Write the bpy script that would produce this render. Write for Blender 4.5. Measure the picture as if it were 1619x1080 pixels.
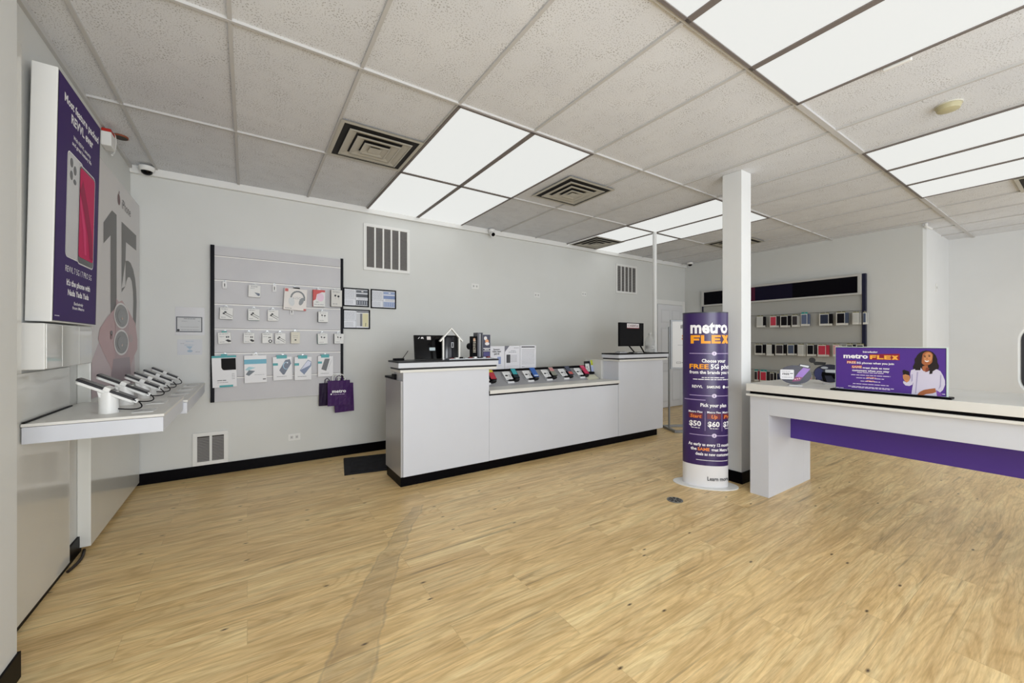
import bpy, math, random
from mathutils import Vector, Matrix, Euler
random.seed(7)
S = bpy.context.scene
for o in list(bpy.data.objects): bpy.data.objects.remove(o)
COL = S.collection
R = math.radians

# ------------------------------------------------------------------ camera, world, daylight, exposure
H_CAM = 1.285
cam_d = bpy.data.cameras.new('camera'); cam_d.sensor_width = 36.0; cam_d.lens = 629.5/1619*36.0
cam_d.clip_start = 0.02; cam_d.clip_end = 100
cam = bpy.data.objects.new('camera', cam_d); COL.objects.link(cam)
cam.location = (0, 0, H_CAM); cam.rotation_euler = (R(90), 0, R(-33.62))
S.camera = cam
S.view_settings.view_transform = 'Standard'; S.view_settings.look = 'None'
S.view_settings.gamma = 1.0; S.view_settings.use_curve_mapping = False
S.view_settings.exposure = -0.66
w = bpy.data.worlds.new('world'); S.world = w; w.use_nodes = True
w.node_tree.nodes['Background'].inputs[0].default_value = (0.92, 0.96, 1.0, 1)
w.node_tree.nodes['Background'].inputs[1].default_value = 1.5
PANEL_E = 1.2          # strength of the ceiling light diffusers
def area(name, loc, rot, sx, sy, power, col=(1, 1, 1)):
    d = bpy.data.lights.new(name, 'AREA'); d.shape = 'RECTANGLE'; d.size = sx; d.size_y = sy
    d.energy = power; d.color = col
    o = bpy.data.objects.new(name, d); COL.objects.link(o); o.location = loc; o.rotation_euler = rot
    return o
# daylight through the shop front behind the camera (the open window band of wall_front)
area('shopfront_daylight_left', (0.6, -2.6, 1.45), (R(112), 0, R(10)), 3.2, 2.3, 300, (0.93, 0.97, 1.0))
area('shopfront_daylight_right', (6.1, -2.6, 1.45), (R(76), 0, 0), 4.8, 2.3, 125, (0.93, 0.97, 1.0))

# ------------------------------------------------------------------ materials
def lin(h):
    h = h.lstrip('#'); c = [int(h[i:i+2], 16)/255 for i in (0, 2, 4)]
    return tuple(x/12.92 if x <= 0.04045 else ((x+0.055)/1.055)**2.4 for x in c) + (1.0,)
MATS = {}
def M(hexc, rough=0.5, metal=0.0, name=None, coat=0.0, spec=0.5):
    key = (hexc, rough, metal, coat, spec)
    if key in MATS: return MATS[key]
    m = bpy.data.materials.new(name or 'mat_'+hexc.strip('#')); m.use_nodes = True
    b = m.node_tree.nodes['Principled BSDF']
    b.inputs['Base Color'].default_value = lin(hexc); b.inputs['Roughness'].default_value = rough
    b.inputs['Metallic'].default_value = metal; b.inputs['Coat Weight'].default_value = coat
    b.inputs['Coat Roughness'].default_value = 0.08
    b.inputs['Specular IOR Level'].default_value = spec
    MATS[key] = m; return m
def nodes(name):
    m = bpy.data.materials.new(name); m.use_nodes = True
    return m, m.node_tree, m.node_tree.nodes['Principled BSDF']
def N(t, ty, **kw):
    n = t.nodes.new(ty)
    for k, v in kw.items(): setattr(n, k, v)
    return n
def ramp(t, stops):
    r = N(t, 'ShaderNodeValToRGB')
    e = r.color_ramp.elements
    while len(e) > 1: e.remove(e[-1])
    e[0].position = stops[0][0]; e[0].color = stops[0][1]
    for p, c in stops[1:]:
        x = e.new(p); x.color = c
    return r
def mixc(t, mode, fac, a, b):
    n = N(t, 'ShaderNodeMix', data_type='RGBA', blend_type=mode)
    for i, v in ((0, fac), (6, a), (7, b)):
        if isinstance(v, bpy.types.NodeSocket): t.links.new(v, n.inputs[i])
        else: n.inputs[i].default_value = v
    return n.outputs[2]
def math_(t, op, a, b=None, c=None, clamp=False):
    n = N(t, 'ShaderNodeMath', operation=op); n.use_clamp = clamp
    for i, v in enumerate((a, b, c)):
        if v is None: continue
        if isinstance(v, bpy.types.NodeSocket): t.links.new(v, n.inputs[i])
        else: n.inputs[i].default_value = v
    return n.outputs[0]
def noise(t, vec, scale, detail=4, rough=0.6, dist=0.0):
    n = N(t, 'ShaderNodeTexNoise'); n.inputs['Scale'].default_value = scale
    n.inputs['Detail'].default_value = detail; n.inputs['Roughness'].default_value = rough
    n.inputs['Distortion'].default_value = dist
    t.links.new(vec, n.inputs['Vector']); return n
def mapping(t, vec, sc, loc=(0, 0, 0)):
    n = N(t, 'ShaderNodeMapping'); n.inputs['Scale'].default_value = sc; n.inputs['Location'].default_value = loc
    t.links.new(vec, n.inputs['Vector']); return n.outputs[0]

def wall_mat(name, hexc, hex2):
    m, t, b = nodes(name)
    tc = N(t, 'ShaderNodeTexCoord')
    n = noise(t, tc.outputs['Object'], 1.3, 3)
    r = ramp(t, [(0.35, lin(hexc)), (0.7, lin(hex2))]); t.links.new(n.outputs[0], r.inputs[0])
    t.links.new(r.outputs[0], b.inputs['Base Color']); b.inputs['Roughness'].default_value = 0.55
    n2 = noise(t, tc.outputs['Object'], 180, 3)
    bp = N(t, 'ShaderNodeBump'); bp.inputs['Strength'].default_value = 0.06; bp.inputs['Distance'].default_value = 0.002
    t.links.new(n2.outputs[0], bp.inputs['Height']); t.links.new(bp.outputs[0], b.inputs['Normal'])
    return m
WALL = wall_mat('grey_white_wall_paint', '#d5d6d4', '#d1d2cf')
WALLW = wall_mat('white_wall_paint', '#e0e1e1', '#dbdcdc')

def ceiling_mat():
    m, t, b = nodes('speckled_ceiling_tile')
    tc = N(t, 'ShaderNodeTexCoord')
    o = tc.outputs['Object']
    vo = N(t, 'ShaderNodeTexVoronoi', voronoi_dimensions='2D'); vo.inputs['Scale'].default_value = 72; vo.inputs['Randomness'].default_value = 1
    t.links.new(o, vo.inputs['Vector'])
    vo2 = N(t, 'ShaderNodeTexVoronoi', voronoi_dimensions='2D'); vo2.inputs['Scale'].default_value = 150
    t.links.new(o, vo2.inputs['Vector'])
    n = noise(t, o, 9, 3)
    thr = math_(t, 'MULTIPLY_ADD', n.outputs[0], 0.55, -0.13)
    dots = math_(t, 'LESS_THAN', vo.outputs['Distance'], thr)
    dots2 = math_(t, 'LESS_THAN', vo2.outputs['Distance'], 0.15)
    n3 = noise(t, o, 2.2, 4)
    r = ramp(t, [(0.3, lin('#d9dbe0')), (0.7, lin('#e2e4e8'))]); t.links.new(n3.outputs[0], r.inputs[0])
    c = mixc(t, 'MIX', math_(t, 'MULTIPLY', dots, 0.55), r.outputs[0], lin('#6f6b66'))
    c = mixc(t, 'MIX', math_(t, 'MULTIPLY', dots2, 0.35), c, lin('#8b8781'))
    t.links.new(c, b.inputs['Base Color']); b.inputs['Roughness'].default_value = 0.95
    b.inputs['Specular IOR Level'].default_value = 0.1
    return m
CEIL = ceiling_mat()

def floor_mat():
    m, t, b = nodes('light_oak_plank_floor')
    tc = N(t, 'ShaderNodeTexCoord'); o = tc.outputs['Object']
    br = N(t, 'ShaderNodeTexBrick'); br.offset = 0.37; br.offset_frequency = 2; br.squash = 1.0
    br.inputs['Scale'].default_value = 1.0; br.inputs['Brick Width'].default_value = 1.22
    br.inputs['Row Height'].default_value = 0.184; br.inputs['Mortar Size'].default_value = 0.0011
    br.inputs['Mortar Smooth'].default_value = 0.2
    br.inputs['Color1'].default_value = (0, 0, 0, 1); br.inputs['Color2'].default_value = (1, 1, 1, 1)
    br.inputs['Mortar'].default_value = (0.5, 0.5, 0.5, 1); br.inputs['Bias'].default_value = 0.0
    t.links.new(o, br.inputs['Vector'])
    # every plank shifts its own grain
    sep = N(t, 'ShaderNodeSeparateColor'); t.links.new(br.outputs['Color'], sep.inputs[0])
    sh = N(t, 'ShaderNodeCombineXYZ'); t.links.new(math_(t, 'MULTIPLY', sep.outputs[0], 31.0), sh.inputs[0])
    t.links.new(math_(t, 'MULTIPLY', sep.outputs[0], 17.0), sh.inputs[2])
    va = N(t, 'ShaderNodeVectorMath', operation='ADD'); t.links.new(o, va.inputs[0]); t.links.new(sh.outputs[0], va.inputs[1])
    g1 = noise(t, mapping(t, va.outputs[0], (1.3, 14, 1)), 1.0, 6, 0.62, 0.9)
    g2 = noise(t, mapping(t, va.outputs[0], (4, 75, 1)), 1.0, 4, 0.6, 0.2)
    g3 = noise(t, mapping(t, va.outputs[0], (0.9, 4.5, 1)), 1.0, 3, 0.5, 1.6)
    # cathedral rings
    g5 = noise(t, mapping(t, va.outputs[0], (14, 230, 1)), 1.0, 3, 0.6, 0.1)
    cn = noise(t, mapping(t, va.outputs[0], (0.75, 4.6, 1), (5, 2, 0)), 1.0, 2, 0.45, 0.6)
    cs_ = math_(t, 'SINE', math_(t, 'MULTIPLY', cn.outputs[0], 95.0))
    base = ramp(t, [(0.28, lin('#dab981')), (0.48, lin('#efd099')), (0.70, lin('#f8e1ad'))])
    t.links.new(g1.outputs[0], base.inputs[0])
    c = mixc(t, 'MULTIPLY', 0.5, base.outputs[0], (1, 1, 1, 1))
    r2 = ramp(t, [(0.3, (0.74, 0.71, 0.66, 1)), (0.60, (1, 1, 1, 1))]); t.links.new(g2.outputs[0], r2.inputs[0])
    c = mixc(t, 'MULTIPLY', 0.75, c, r2.outputs[0])
    r3 = ramp(t, [(0.35, (0.86, 0.83, 0.80, 1)), (0.6, (1.04, 1.03, 1.0, 1))]); t.links.new(g3.outputs[0], r3.inputs[0])
    c = mixc(t, 'MULTIPLY', 0.8, c, r3.outputs[0])
    r4 = ramp(t, [(0.0, (0.80, 0.76, 0.68, 1)), (0.42, (1, 1, 1, 1))]); t.links.new(math_(t, 'MULTIPLY_ADD', cs_, 0.5, 0.5), r4.inputs[0])
    r5 = ramp(t, [(0.32, (0.84, 0.82, 0.78, 1)), (0.58, (1.03, 1.03, 1.02, 1))]); t.links.new(g5.outputs[0], r5.inputs[0])
    c = mixc(t, 'MULTIPLY', 0.8, c, r5.outputs[0])
    c = mixc(t, 'MULTIPLY', 0.6, c, r4.outputs[0])
    pt = ramp(t, [(0.0, (0.96, 0.95, 0.94, 1)), (1.0, (1.04, 1.05, 1.05, 1))]); t.links.new(sep.outputs[0], pt.inputs[0])
    c = mixc(t, 'MULTIPLY', 0.7, c, pt.outputs[0])
    # long brown streaks and small knots
    st = noise(t, mapping(t, va.outputs[0], (1.1, 26, 1), (3, 7, 0)), 1.0, 3, 0.7, 0.5)
    sr = math_(t, 'MULTIPLY', math_(t, 'SUBTRACT', st.outputs[0], 0.58, clamp=True), 5.5, clamp=True)
    c = mixc(t, 'MIX', math_(t, 'MULTIPLY', sr, 0.75), c, lin('#86704f'))
    kn = N(t, 'ShaderNodeTexVoronoi', voronoi_dimensions='2D'); kn.inputs['Scale'].default_value = 3.4
    t.links.new(mapping(t, o, (0.7, 1.7, 1)), kn.inputs['Vector'])
    kf = math_(t, 'SUBTRACT', 1.0, math_(t, 'MULTIPLY', kn.outputs['Distance'], 21.0), clamp=True)
    ksel = N(t, 'ShaderNodeSeparateColor'); t.links.new(kn.outputs['Color'], ksel.inputs[0])
    kf = math_(t, 'MULTIPLY', kf, math_(t, 'GREATER_THAN', ksel.outputs[0], 0.70))
    c = mixc(t, 'MIX', math_(t, 'MULTIPLY', kf, 1.3, clamp=True), c, lin('#4a3826'))
    # worn grey-brown drag mark sweeping across the floor, and blotches
    xyz = N(t, 'ShaderNodeSeparateXYZ'); t.links.new(o, xyz.inputs[0])
    X, Y = xyz.outputs[0], xyz.outputs[1]
    xc = math_(t, 'MULTIPLY_ADD', Y, math_(t, 'MULTIPLY_ADD', Y, 0.10, 0.12), -0.145)   # centre line x = 0.10y^2+0.12y-0.145
    wn = noise(t, o, 5.0, 3)
    d = math_(t, 'ABSOLUTE', math_(t, 'SUBTRACT', math_(t, 'SUBTRACT', X, xc), math_(t, 'MULTIPLY_ADD', wn.outputs[0], 0.10, -0.05)))
    wid = math_(t, 'MULTIPLY_ADD', Y, -0.048, 0.185)
    inside = math_(t, 'MULTIPLY', math_(t, 'SUBTRACT', wid, d), 60.0, clamp=True)
    edge = math_(t, 'SUBTRACT', 1.0, math_(t, 'MULTIPLY', math_(t, 'ABSOLUTE', math_(t, 'SUBTRACT', wid, d)), 90.0), clamp=True)
    lim = math_(t, 'MULTIPLY', math_(t, 'LESS_THAN', Y, 3.0), math_(t, 'GREATER_THAN', Y, 1.0))
    wn2 = noise(t, o, 8.0, 4)
    fac = math_(t, 'MULTIPLY', math_(t, 'MULTIPLY', math_(t, 'ADD', math_(t, 'MULTIPLY', inside, 0.34), math_(t, 'MULTIPLY', edge, 0.55)), lim), math_(t, 'MULTIPLY_ADD', wn2.outputs[0], 1.6, -0.1, clamp=True), clamp=True)
    c = mixc(t, 'MIX', fac, c, lin('#857767'))
    t.links.new(c, b.inputs['Base Color'])
    rr = math_(t, 'MULTIPLY_ADD', g1.outputs[0], 0.14, 0.27)
    t.links.new(rr, b.inputs['Roughness']); b.inputs['Specular IOR Level'].default_value = 0.45
    bp = N(t, 'ShaderNodeBump'); bp.inputs['Strength'].default_value = 0.25; bp.inputs['Distance'].default_value = 0.001
    hh = math_(t, 'SUBTRACT', math_(t, 'MULTIPLY', g2.outputs[0], 0.3), br.outputs['Fac'])
    t.links.new(hh, bp.inputs['Height']); t.links.new(bp.outputs[0], b.inputs['Normal'])
    # seams
    c2 = mixc(t, 'MIX', math_(t, 'MULTIPLY', br.outputs['Fac'], 0.25), c, lin('#7d6242'))
    t.links.new(c2, b.inputs['Base Color'])
    return m
FLOOR = floor_mat()

def emit(name, hexc, e):
    m, t, b = nodes(name)
    b.inputs['Base Color'].default_value = (0.12, 0.12, 0.12, 1); b.inputs['Specular IOR Level'].default_value = 0.2; b.inputs['Emission Color'].default_value = lin(hexc)
    b.inputs['Emission Strength'].default_value = e; b.inputs['Roughness'].default_value = 0.5
    return m
DIFF = emit('lit_acrylic_diffuser', '#fbfdfa', PANEL_E)
def clear_mat():
    m, t, b = nodes('clear_acrylic')
    b.inputs['Base Color'].default_value = (0.95, 0.97, 0.97, 1); b.inputs['Roughness'].default_value = 0.05
    b.inputs['Transmission Weight'].default_value = 0.92; b.inputs['IOR'].default_value = 1.2
    return m
CLEAR = clear_mat()
def slat_mat():
    m, t, b = nodes('grey_slatwall_laminate')
    tc = N(t, 'ShaderNodeTexCoord')
    n = noise(t, tc.outputs['Object'], 3, 4)
    r = ramp(t, [(0.3, lin('#bcbbbf')), (0.7, lin('#c3c2c5'))]); t.links.new(n.outputs[0], r.inputs[0])
    t.links.new(r.outputs[0], b.inputs['Base Color']); b.inputs['Roughness'].default_value = 0.4
    return m
SLAT = slat_mat()
def rubber_mat():
    m, t, b = nodes('black_ribbed_rubber')
    tc = N(t, 'ShaderNodeTexCoord')
    n = noise(t, tc.outputs['Object'], 14, 4)
    r = ramp(t, [(0.35, lin('#141418')), (0.7, lin('#232329'))]); t.links.new(n.outputs[0], r.inputs[0])
    t.links.new(r.outputs[0], b.inputs['Base Color']); b.inputs['Roughness'].default_value = 0.7
    return m
RUBBER = rubber_mat()
RUBBER.node_tree.nodes['Principled BSDF'].inputs['Specular IOR Level'].default_value = 0.2
def laminate_mat(name, h1, h2, rough=0.3, coat=0.0):
    m, t, b = nodes(name)
    tc = N(t, 'ShaderNodeTexCoord')
    n = noise(t, tc.outputs['Object'], 2.2, 4)
    r = ramp(t, [(0.3, lin(h1)), (0.7, lin(h2))]); t.links.new(n.outputs[0], r.inputs[0])
    t.links.new(r.outputs[0], b.inputs['Base Color']); b.inputs['Roughness'].default_value = rough
    b.inputs['Coat Weight'].default_value = coat; b.inputs['Coat Roughness'].default_value = 0.05
    # faint scuffs
    n2 = noise(t, tc.outputs['Object'], 26, 3)
    k = math_(t, 'MULTIPLY', math_(t, 'SUBTRACT', n2.outputs[0], 0.745, clamp=True), 9.0, clamp=True)
    c = mixc(t, 'MIX', math_(t, 'MULTIPLY', k, 0.5), r.outputs[0], lin('#a3a29e')); t.links.new(c, b.inputs['Base Color'])
    return m
WHITE = laminate_mat('white_laminate', '#d1d4dc', '#ced1d9', 0.32)
WGLOSS = laminate_mat('glossy_white_panel', '#dddcd7', '#d8d8d2', 0.13, 0.3)
CREAM = laminate_mat('off_white_laminate', '#dfdedb', '#dad9d4', 0.35)
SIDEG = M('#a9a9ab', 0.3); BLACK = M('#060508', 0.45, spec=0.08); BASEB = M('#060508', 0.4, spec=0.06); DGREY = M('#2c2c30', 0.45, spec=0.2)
METAL = M('#b9bbbd', 0.35, 0.8); PLW = M('#e4e4e2', 0.35); PLG = M('#8f8f91', 0.4)
GRID = M('#c3c2c1', 0.6, spec=0.2); GRIDD = M('#77706d', 0.5, spec=0.2); PAPER = M('#e9e9ea', 0.6); INK = M('#2b2b30', 0.6); INKG = M('#8c8e94', 0.6)
PURP = M('#341f5a', 0.3); PURPB = M('#4f3396', 0.4); ORANGE = M('#f4a11b', 0.4); RED = M('#a61f2e', 0.4)
GLOSSK = M('#050407', 0.15, spec=0.2); NAVY = M('#24253a', 0.35); TEAL = M('#1f9a93', 0.4); TXT = M('#f3f2f6', 0.4)

# ------------------------------------------------------------------ mesh builder
class MB:
    def __init__(s, origin=(0, 0, 0)):
        s.v = []; s.f = []; s.fm = []; s.mats = []; s.xf = None; s.o = Vector(origin)
    def mi(s, m):
        if m not in s.mats: s.mats.append(m)
        return s.mats.index(m)
    def add(s, vs, fs, m):
        b = len(s.v); i = s.mi(m)
        for p in vs:
            p = Vector(p)
            if s.xf is not None: p = s.xf @ p
            s.v.append(p - s.o)
        for f in fs: s.f.append([b+k for k in f]); s.fm.append(i)
        return s
    def box(s, x0, x1, y0, y1, z0, z1, m, taper=0.0):
        t = taper
        vs = [(x0, y0, z0), (x1, y0, z0), (x1, y1, z0), (x0, y1, z0), (x0+t, y0+t, z1), (x1-t, y0+t, z1), (x1-t, y1-t, z1), (x0+t, y1-t, z1)]
        return s.add(vs, [(0, 3, 2, 1), (4, 5, 6, 7), (0, 1, 5, 4), (1, 2, 6, 5), (2, 3, 7, 6), (3, 0, 4, 7)], m)
    def poly(s, pts, m): return s.add(pts, [list(range(len(pts)))], m)
    def prism(s, pts, ext, m):            # closed 3D outline extruded by vector ext
        e = Vector(ext); n = len(pts); P = [Vector(p) for p in pts]
        vs = P+[p+e for p in P]
        fs = [list(range(n))[::-1], list(range(n, 2*n))]+[(i, (i+1) % n, n+(i+1) % n, n+i) for i in range(n)]
        return s.add(vs, fs, m)
    def cyl(s, p0, p1, r0, r1, m, n=20):
        p0 = Vector(p0); p1 = Vector(p1); d = (p1-p0).normalized()
        a = d.orthogonal().normalized(); b = d.cross(a)
        vs = []
        for p, r in ((p0, r0), (p1, r1)):
            for k in range(n):
                t = 2*math.pi*k/n; vs.append(p+a*(r*math.cos(t))+b*(r*math.sin(t)))
        fs = [list(range(n))[::-1], list(range(n, 2*n))]+[(i, (i+1) % n, n+(i+1) % n, n+i) for i in range(n)]
        return s.add(vs, fs, m)
    def lathe(s, prof, m, n=28, sx=1, sy=1, c=(0, 0, 0), cap=True):
        vs = []
        for r, z in prof:
            for k in range(n):
                t = 2*math.pi*k/n; vs.append((c[0]+r*sx*math.cos(t), c[1]+r*sy*math.sin(t), c[2]+z))
        fs = []
        for j in range(len(prof)-1):
            for i in range(n): fs.append((j*n+i, j*n+(i+1) % n, (j+1)*n+(i+1) % n, (j+1)*n+i))
        if cap:
            fs.append(list(range(n))[::-1]); fs.append([(len(prof)-1)*n+i for i in range(n)])
        return s.add(vs, fs, m)
    def tube(s, path, r, m, n=8):
        P = [Vector(p) for p in path]; vs = []; fs = []
        up = None
        for i, p in enumerate(P):
            d = (P[min(i+1, len(P)-1)]-P[max(i-1, 0)]).normalized()
            a = d.orthogonal().normalized() if up is None else (up-d*up.dot(d)).normalized()
            up = a; b = d.cross(a)
            for k in range(n):
                t = 2*math.pi*k/n; vs.append(p+a*(r*math.cos(t))+b*(r*math.sin(t)))
        for j in range(len(P)-1):
            for i in range(n): fs.append((j*n+i, j*n+(i+1) % n, (j+1)*n+(i+1) % n, (j+1)*n+i))
        fs.append(list(range(n))[::-1]); fs.append([(len(P)-1)*n+i for i in range(n)])
        return s.add(vs, fs, m)
    def build(s, name, parent=None, bevel=0.0, smooth=False, loc=None, rot=None):
        me = bpy.data.meshes.new(name); me.from_pydata([tuple(v) for v in s.v], [], s.f)
        for m in s.mats: me.materials.append(m)
        me.polygons.foreach_set('material_index', s.fm)
        if smooth:
            me.polygons.foreach_set('use_smooth', [True]*len(s.f))
        me.update()
        o = bpy.data.objects.new(name, me); COL.objects.link(o)
        if parent is not None: o.parent = parent
        else: o.location = s.o
        if loc is not None: o.location = loc
        if rot is not None: o.rotation_euler = rot
        if smooth:
            md = o.modifiers.new('edge', 'EDGE_SPLIT'); md.split_angle = R(35)
        if bevel:
            md = o.modifiers.new('bevel', 'BEVEL'); md.width = bevel; md.segments = 2; md.limit_method = 'ANGLE'; md.angle_limit = R(40)
        return o
def tag(o, label=None, cat=None, group=None, kind=None):
    if label: o['label'] = label
    if cat: o['category'] = cat
    if group: o['group'] = group
    if kind: o['kind'] = kind
    return o
def thing(name, label, cat, loc=(0, 0, 0), rz=0.0, group=None, rx=0.0):
    o = bpy.data.objects.new(name, None); COL.objects.link(o); o.empty_display_size = 0.1
    o.location = loc; o.rotation_euler = (rx, 0, rz)
    return tag(o, label, cat, group)
def struct(o): o['kind'] = 'structure'; return o
def dup(root, loc, label, rz=None, group=None):
    r = root.copy(); COL.objects.link(r); r.location = loc; r['label'] = label
    if rz is not None: r.rotation_euler[2] = rz
    if group: r['group'] = group
    for ch in list(root.children):
        c = ch.copy(); COL.objects.link(c); c.parent = r
        for g in list(ch.children):
            d = g.copy(); COL.objects.link(d); d.parent = c
    return r

# flat (or curved) printed surface: x, y in metres on the face, layer lifts each print slightly
TCACHE = {}
def text_mesh(st, bold):
    k = (st, bold)
    if k in TCACHE: return TCACHE[k]
    cu = bpy.data.curves.new('t', 'FONT'); cu.body = st; cu.size = 1.0; cu.offset = bold; cu.resolution_u = 2
    cu.align_x = 'LEFT'
    ob = bpy.data.objects.new('t', cu); COL.objects.link(ob)
    dg = bpy.context.evaluated_depsgraph_get()
    me = bpy.data.meshes.new_from_object(ob.evaluated_get(dg))
    vs = [(v.co.x, v.co.y) for v in me.vertices]; fs = [tuple(p.vertices) for p in me.polygons]
    bpy.data.objects.remove(ob); bpy.data.meshes.remove(me); bpy.data.curves.remove(cu)
    TCACHE[k] = (vs, fs); return TCACHE[k]
class Face:
    def __init__(s, mb, O=None, U=None, V=None, fn=None, lift=0.0006):
        s.mb = mb; s.lift = lift
        if fn: s.fn = fn
        else:
            O = Vector(O); U = Vector(U); V = Vector(V); n = U.cross(V).normalized()
            s.fn = lambda x, y, k: O+U*x+V*y+n*k
    def p(s, x, y, l): return s.fn(x, y, 0.0004+l*s.lift)
    def rect(s, x0, y0, x1, y1, m, l=1, nx=1):
        vs = []; fs = []
        for i in range(nx+1):
            x = x0+(x1-x0)*i/nx; vs += [s.p(x, y0, l), s.p(x, y1, l)]
        for i in range(nx): fs.append((2*i, 2*i+2, 2*i+3, 2*i+1))
        s.mb.add(vs, fs, m); return s
    def poly(s, pts, m, l=1): s.mb.poly([s.p(x, y, l) for x, y in pts], m); return s
    def oval(s, cx, cy, rx, ry, m, l=1, n=24, rot=0):
        c_, s_ = math.cos(rot), math.sin(rot)
        return s.poly([(cx+rx*math.cos(2*math.pi*k/n)*c_-ry*math.sin(2*math.pi*k/n)*s_, cy+rx*math.cos(2*math.pi*k/n)*s_+ry*math.sin(2*math.pi*k/n)*c_) for k in range(n)], m, l)
    def line(s, x0, y0, x1, y1, wd, m, l=1):
        d = Vector((x1-x0, y1-y0)); n = Vector((-d.y, d.x)).normalized()*wd/2
        return s.poly([(x0+n.x, y0+n.y), (x0-n.x, y0-n.y), (x1-n.x, y1-n.y), (x1+n.x, y1+n.y)], m, l)
    def rrect(s, x0, y0, x1, y1, r, m, l=1, n=6):
        pts = []
        for cx, cy, a in ((x1-r, y1-r, 0), (x0+r, y1-r, 90), (x0+r, y0+r, 180), (x1-r, y0+r, 270)):
            for k in range(n+1):
                t = R(a+90*k/n); pts.append((cx+r*math.cos(t), cy+r*math.sin(t)))
        return s.poly(pts, m, l)
    def text(s, st, x, y, h, m, w=None, al='c', bold=0.02, l=2, it=0.0):
        vs, fs = text_mesh(st, bold)
        if not vs: return s
        xs = [a for a, b in vs]; mn, mx = min(xs), max(xs)
        sy = h/0.71; sx = sy
        if w: sx = w/(mx-mn)
        wd = (mx-mn)*sx
        x0 = x-(wd/2 if al == 'c' else wd if al == 'r' else 0)
        s.mb.add([s.p(x0+(a-mn)*sx+b*sy*it, y+b*sy, l) for a, b in vs], fs, m); return s
    def greek(s, x0, x1, y, h, m, l=2, gap=0.25):     # a row of tiny unreadable print
        x = x0
        while x < x1:
            wd = min(h*random.uniform(1.5, 4.5), x1-x); s.rect(x, y, x+wd, y+h*0.62, m, l); x += wd+h*gap*2
        return s

def block_text(F, st, x, y, h, w, m, l=2):      # heavy wide capitals built from bars
    cw = w/len(st); lw = cw*0.92
    BARS = {'F': [(0, 0, .34, 1), (.34, .72, 1, 1), (.34, .36, .92, .60)], 'L': [(0, 0, .34, 1), (.34, 0, 1, .29)],
            'E': [(0, 0, .34, 1), (.34, .74, 1, 1), (.34, .385, .93, .615), (.34, 0, 1, .26)]}
    for k, ch in enumerate(st):
        X0 = x+k*cw
        if ch in BARS:
            for a, b_, c, d in BARS[ch]: F.rect(X0+a*lw, y+b_*h, X0+c*lw, y+d*h, m, l, 3)
        else:
            for sg_, ll in ((1, l), (-1, l+0.5)):
                for q in range(4):
                    f0, f1 = q/4, (q+1)/4
                    if sg_ < 0: e0, e1 = 1-f0, 1-f1
                    else: e0, e1 = f0, f1
                    F.poly([(X0+lw*(0.60*e0), y+h*f0), (X0+lw*(0.60*e0+0.40), y+h*f0), (X0+lw*(0.60*e1+0.40), y+h*f1), (X0+lw*(0.60*e1), y+h*f1)], m, ll)

# ------------------------------------------------------------------ the room
XL, YB, ZC = -0.86, 4.80, 2.827
XR, YS, XR2 = 7.42, 1.374, 8.96
YF = -2.2
def sbox(name, x0, x1, y0, y1, z0, z1, m, bevel=0):
    b = MB(((x0+x1)/2, (y0+y1)/2, z0)); b.box(x0, x1, y0, y1, z0, z1, m); return struct(b.build(name, bevel=bevel))
b = MB((0, 0, 0)); b.box(XL-0.3, XR2+0.2, YF-0.2, YB+0.2, -0.1, 0.0, FLOOR); struct(b.build('floor'))
sbox('ceiling', XL-0.3, XR2+0.2, YF-0.2, YB+0.2, ZC+0.012, ZC+0.1, CEIL)
sbox('wall_left', XL-0.2, XL, YF-0.2, YB+0.2, 0, ZC+0.012, WALL)
sbox('wall_back', XL, XR+0.2, YB, YB+0.2, 0, ZC+0.012, WALL)
sbox('wall_right', XR, XR+0.2, YS, YB, 0, ZC+0.012, WALL)
sbox('wall_return', XR+0.2, XR2+0.2, YS, YS+0.2, 0, ZC+0.012, WALLW)
sbox('wall_far_right', XR2, XR2+0.2, YF-0.2, YS, 0, ZC+0.012, WALLW)
b = MB((3.9, YF, 0))
b.box(XL, XR2, YF-0.2, YF, 0, 0.25, WALL); b.box(XL, XR2, YF-0.2, YF, 2.6, ZC+0.012, WALL)
for x in (XL+0.2, 3.6, XR2-0.3): b.box(x-0.2, x+0.1, YF-0.2, YF, 0.25, 2.6, WALL)
struct(b.build('wall_front'))
# pier of the left wall nearest the camera
sbox('wall_left_pier', XL, -0.73, YF, 2.305, 0, ZC+0.012, WALL)
sbox('baseboard_left', XL, -0.722, YF, 2.313, 0, 0.10, BASEB)
sbox('baseboard_left_recess', XL, XL+0.012, 2.36, 3.5, 0, 0.10, BASEB)
sbox('baseboard_back', XL, 6.36, YB-0.012, YB, 0, 0.102, BASEB)
sbox('baseboard_right', XR-0.012, XR, YS, YB, 0, 0.102, BASEB)
sbox('trim_1', XL, XR, YB-0.045, YB, ZC-0.055, ZC+0.012, PLW, 0.004)
sbox('trim_2', XL, XL+0.018, 2.31, YB-0.045, ZC-0.02, ZC+0.012, GRID)
# column
b = MB((3.8, 1.93, 0)); b.box(3.715, 3.885, 1.845, 2.02, 0, ZC+0.012, WALLW); o = struct(b.build('wall_column', bevel=0.004))
b = MB((3.8, 1.93, 0)); b.box(3.703, 3.897, 1.833, 2.032, 0, 0.102, BASEB); struct(b.build('baseboard_column'))
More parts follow.
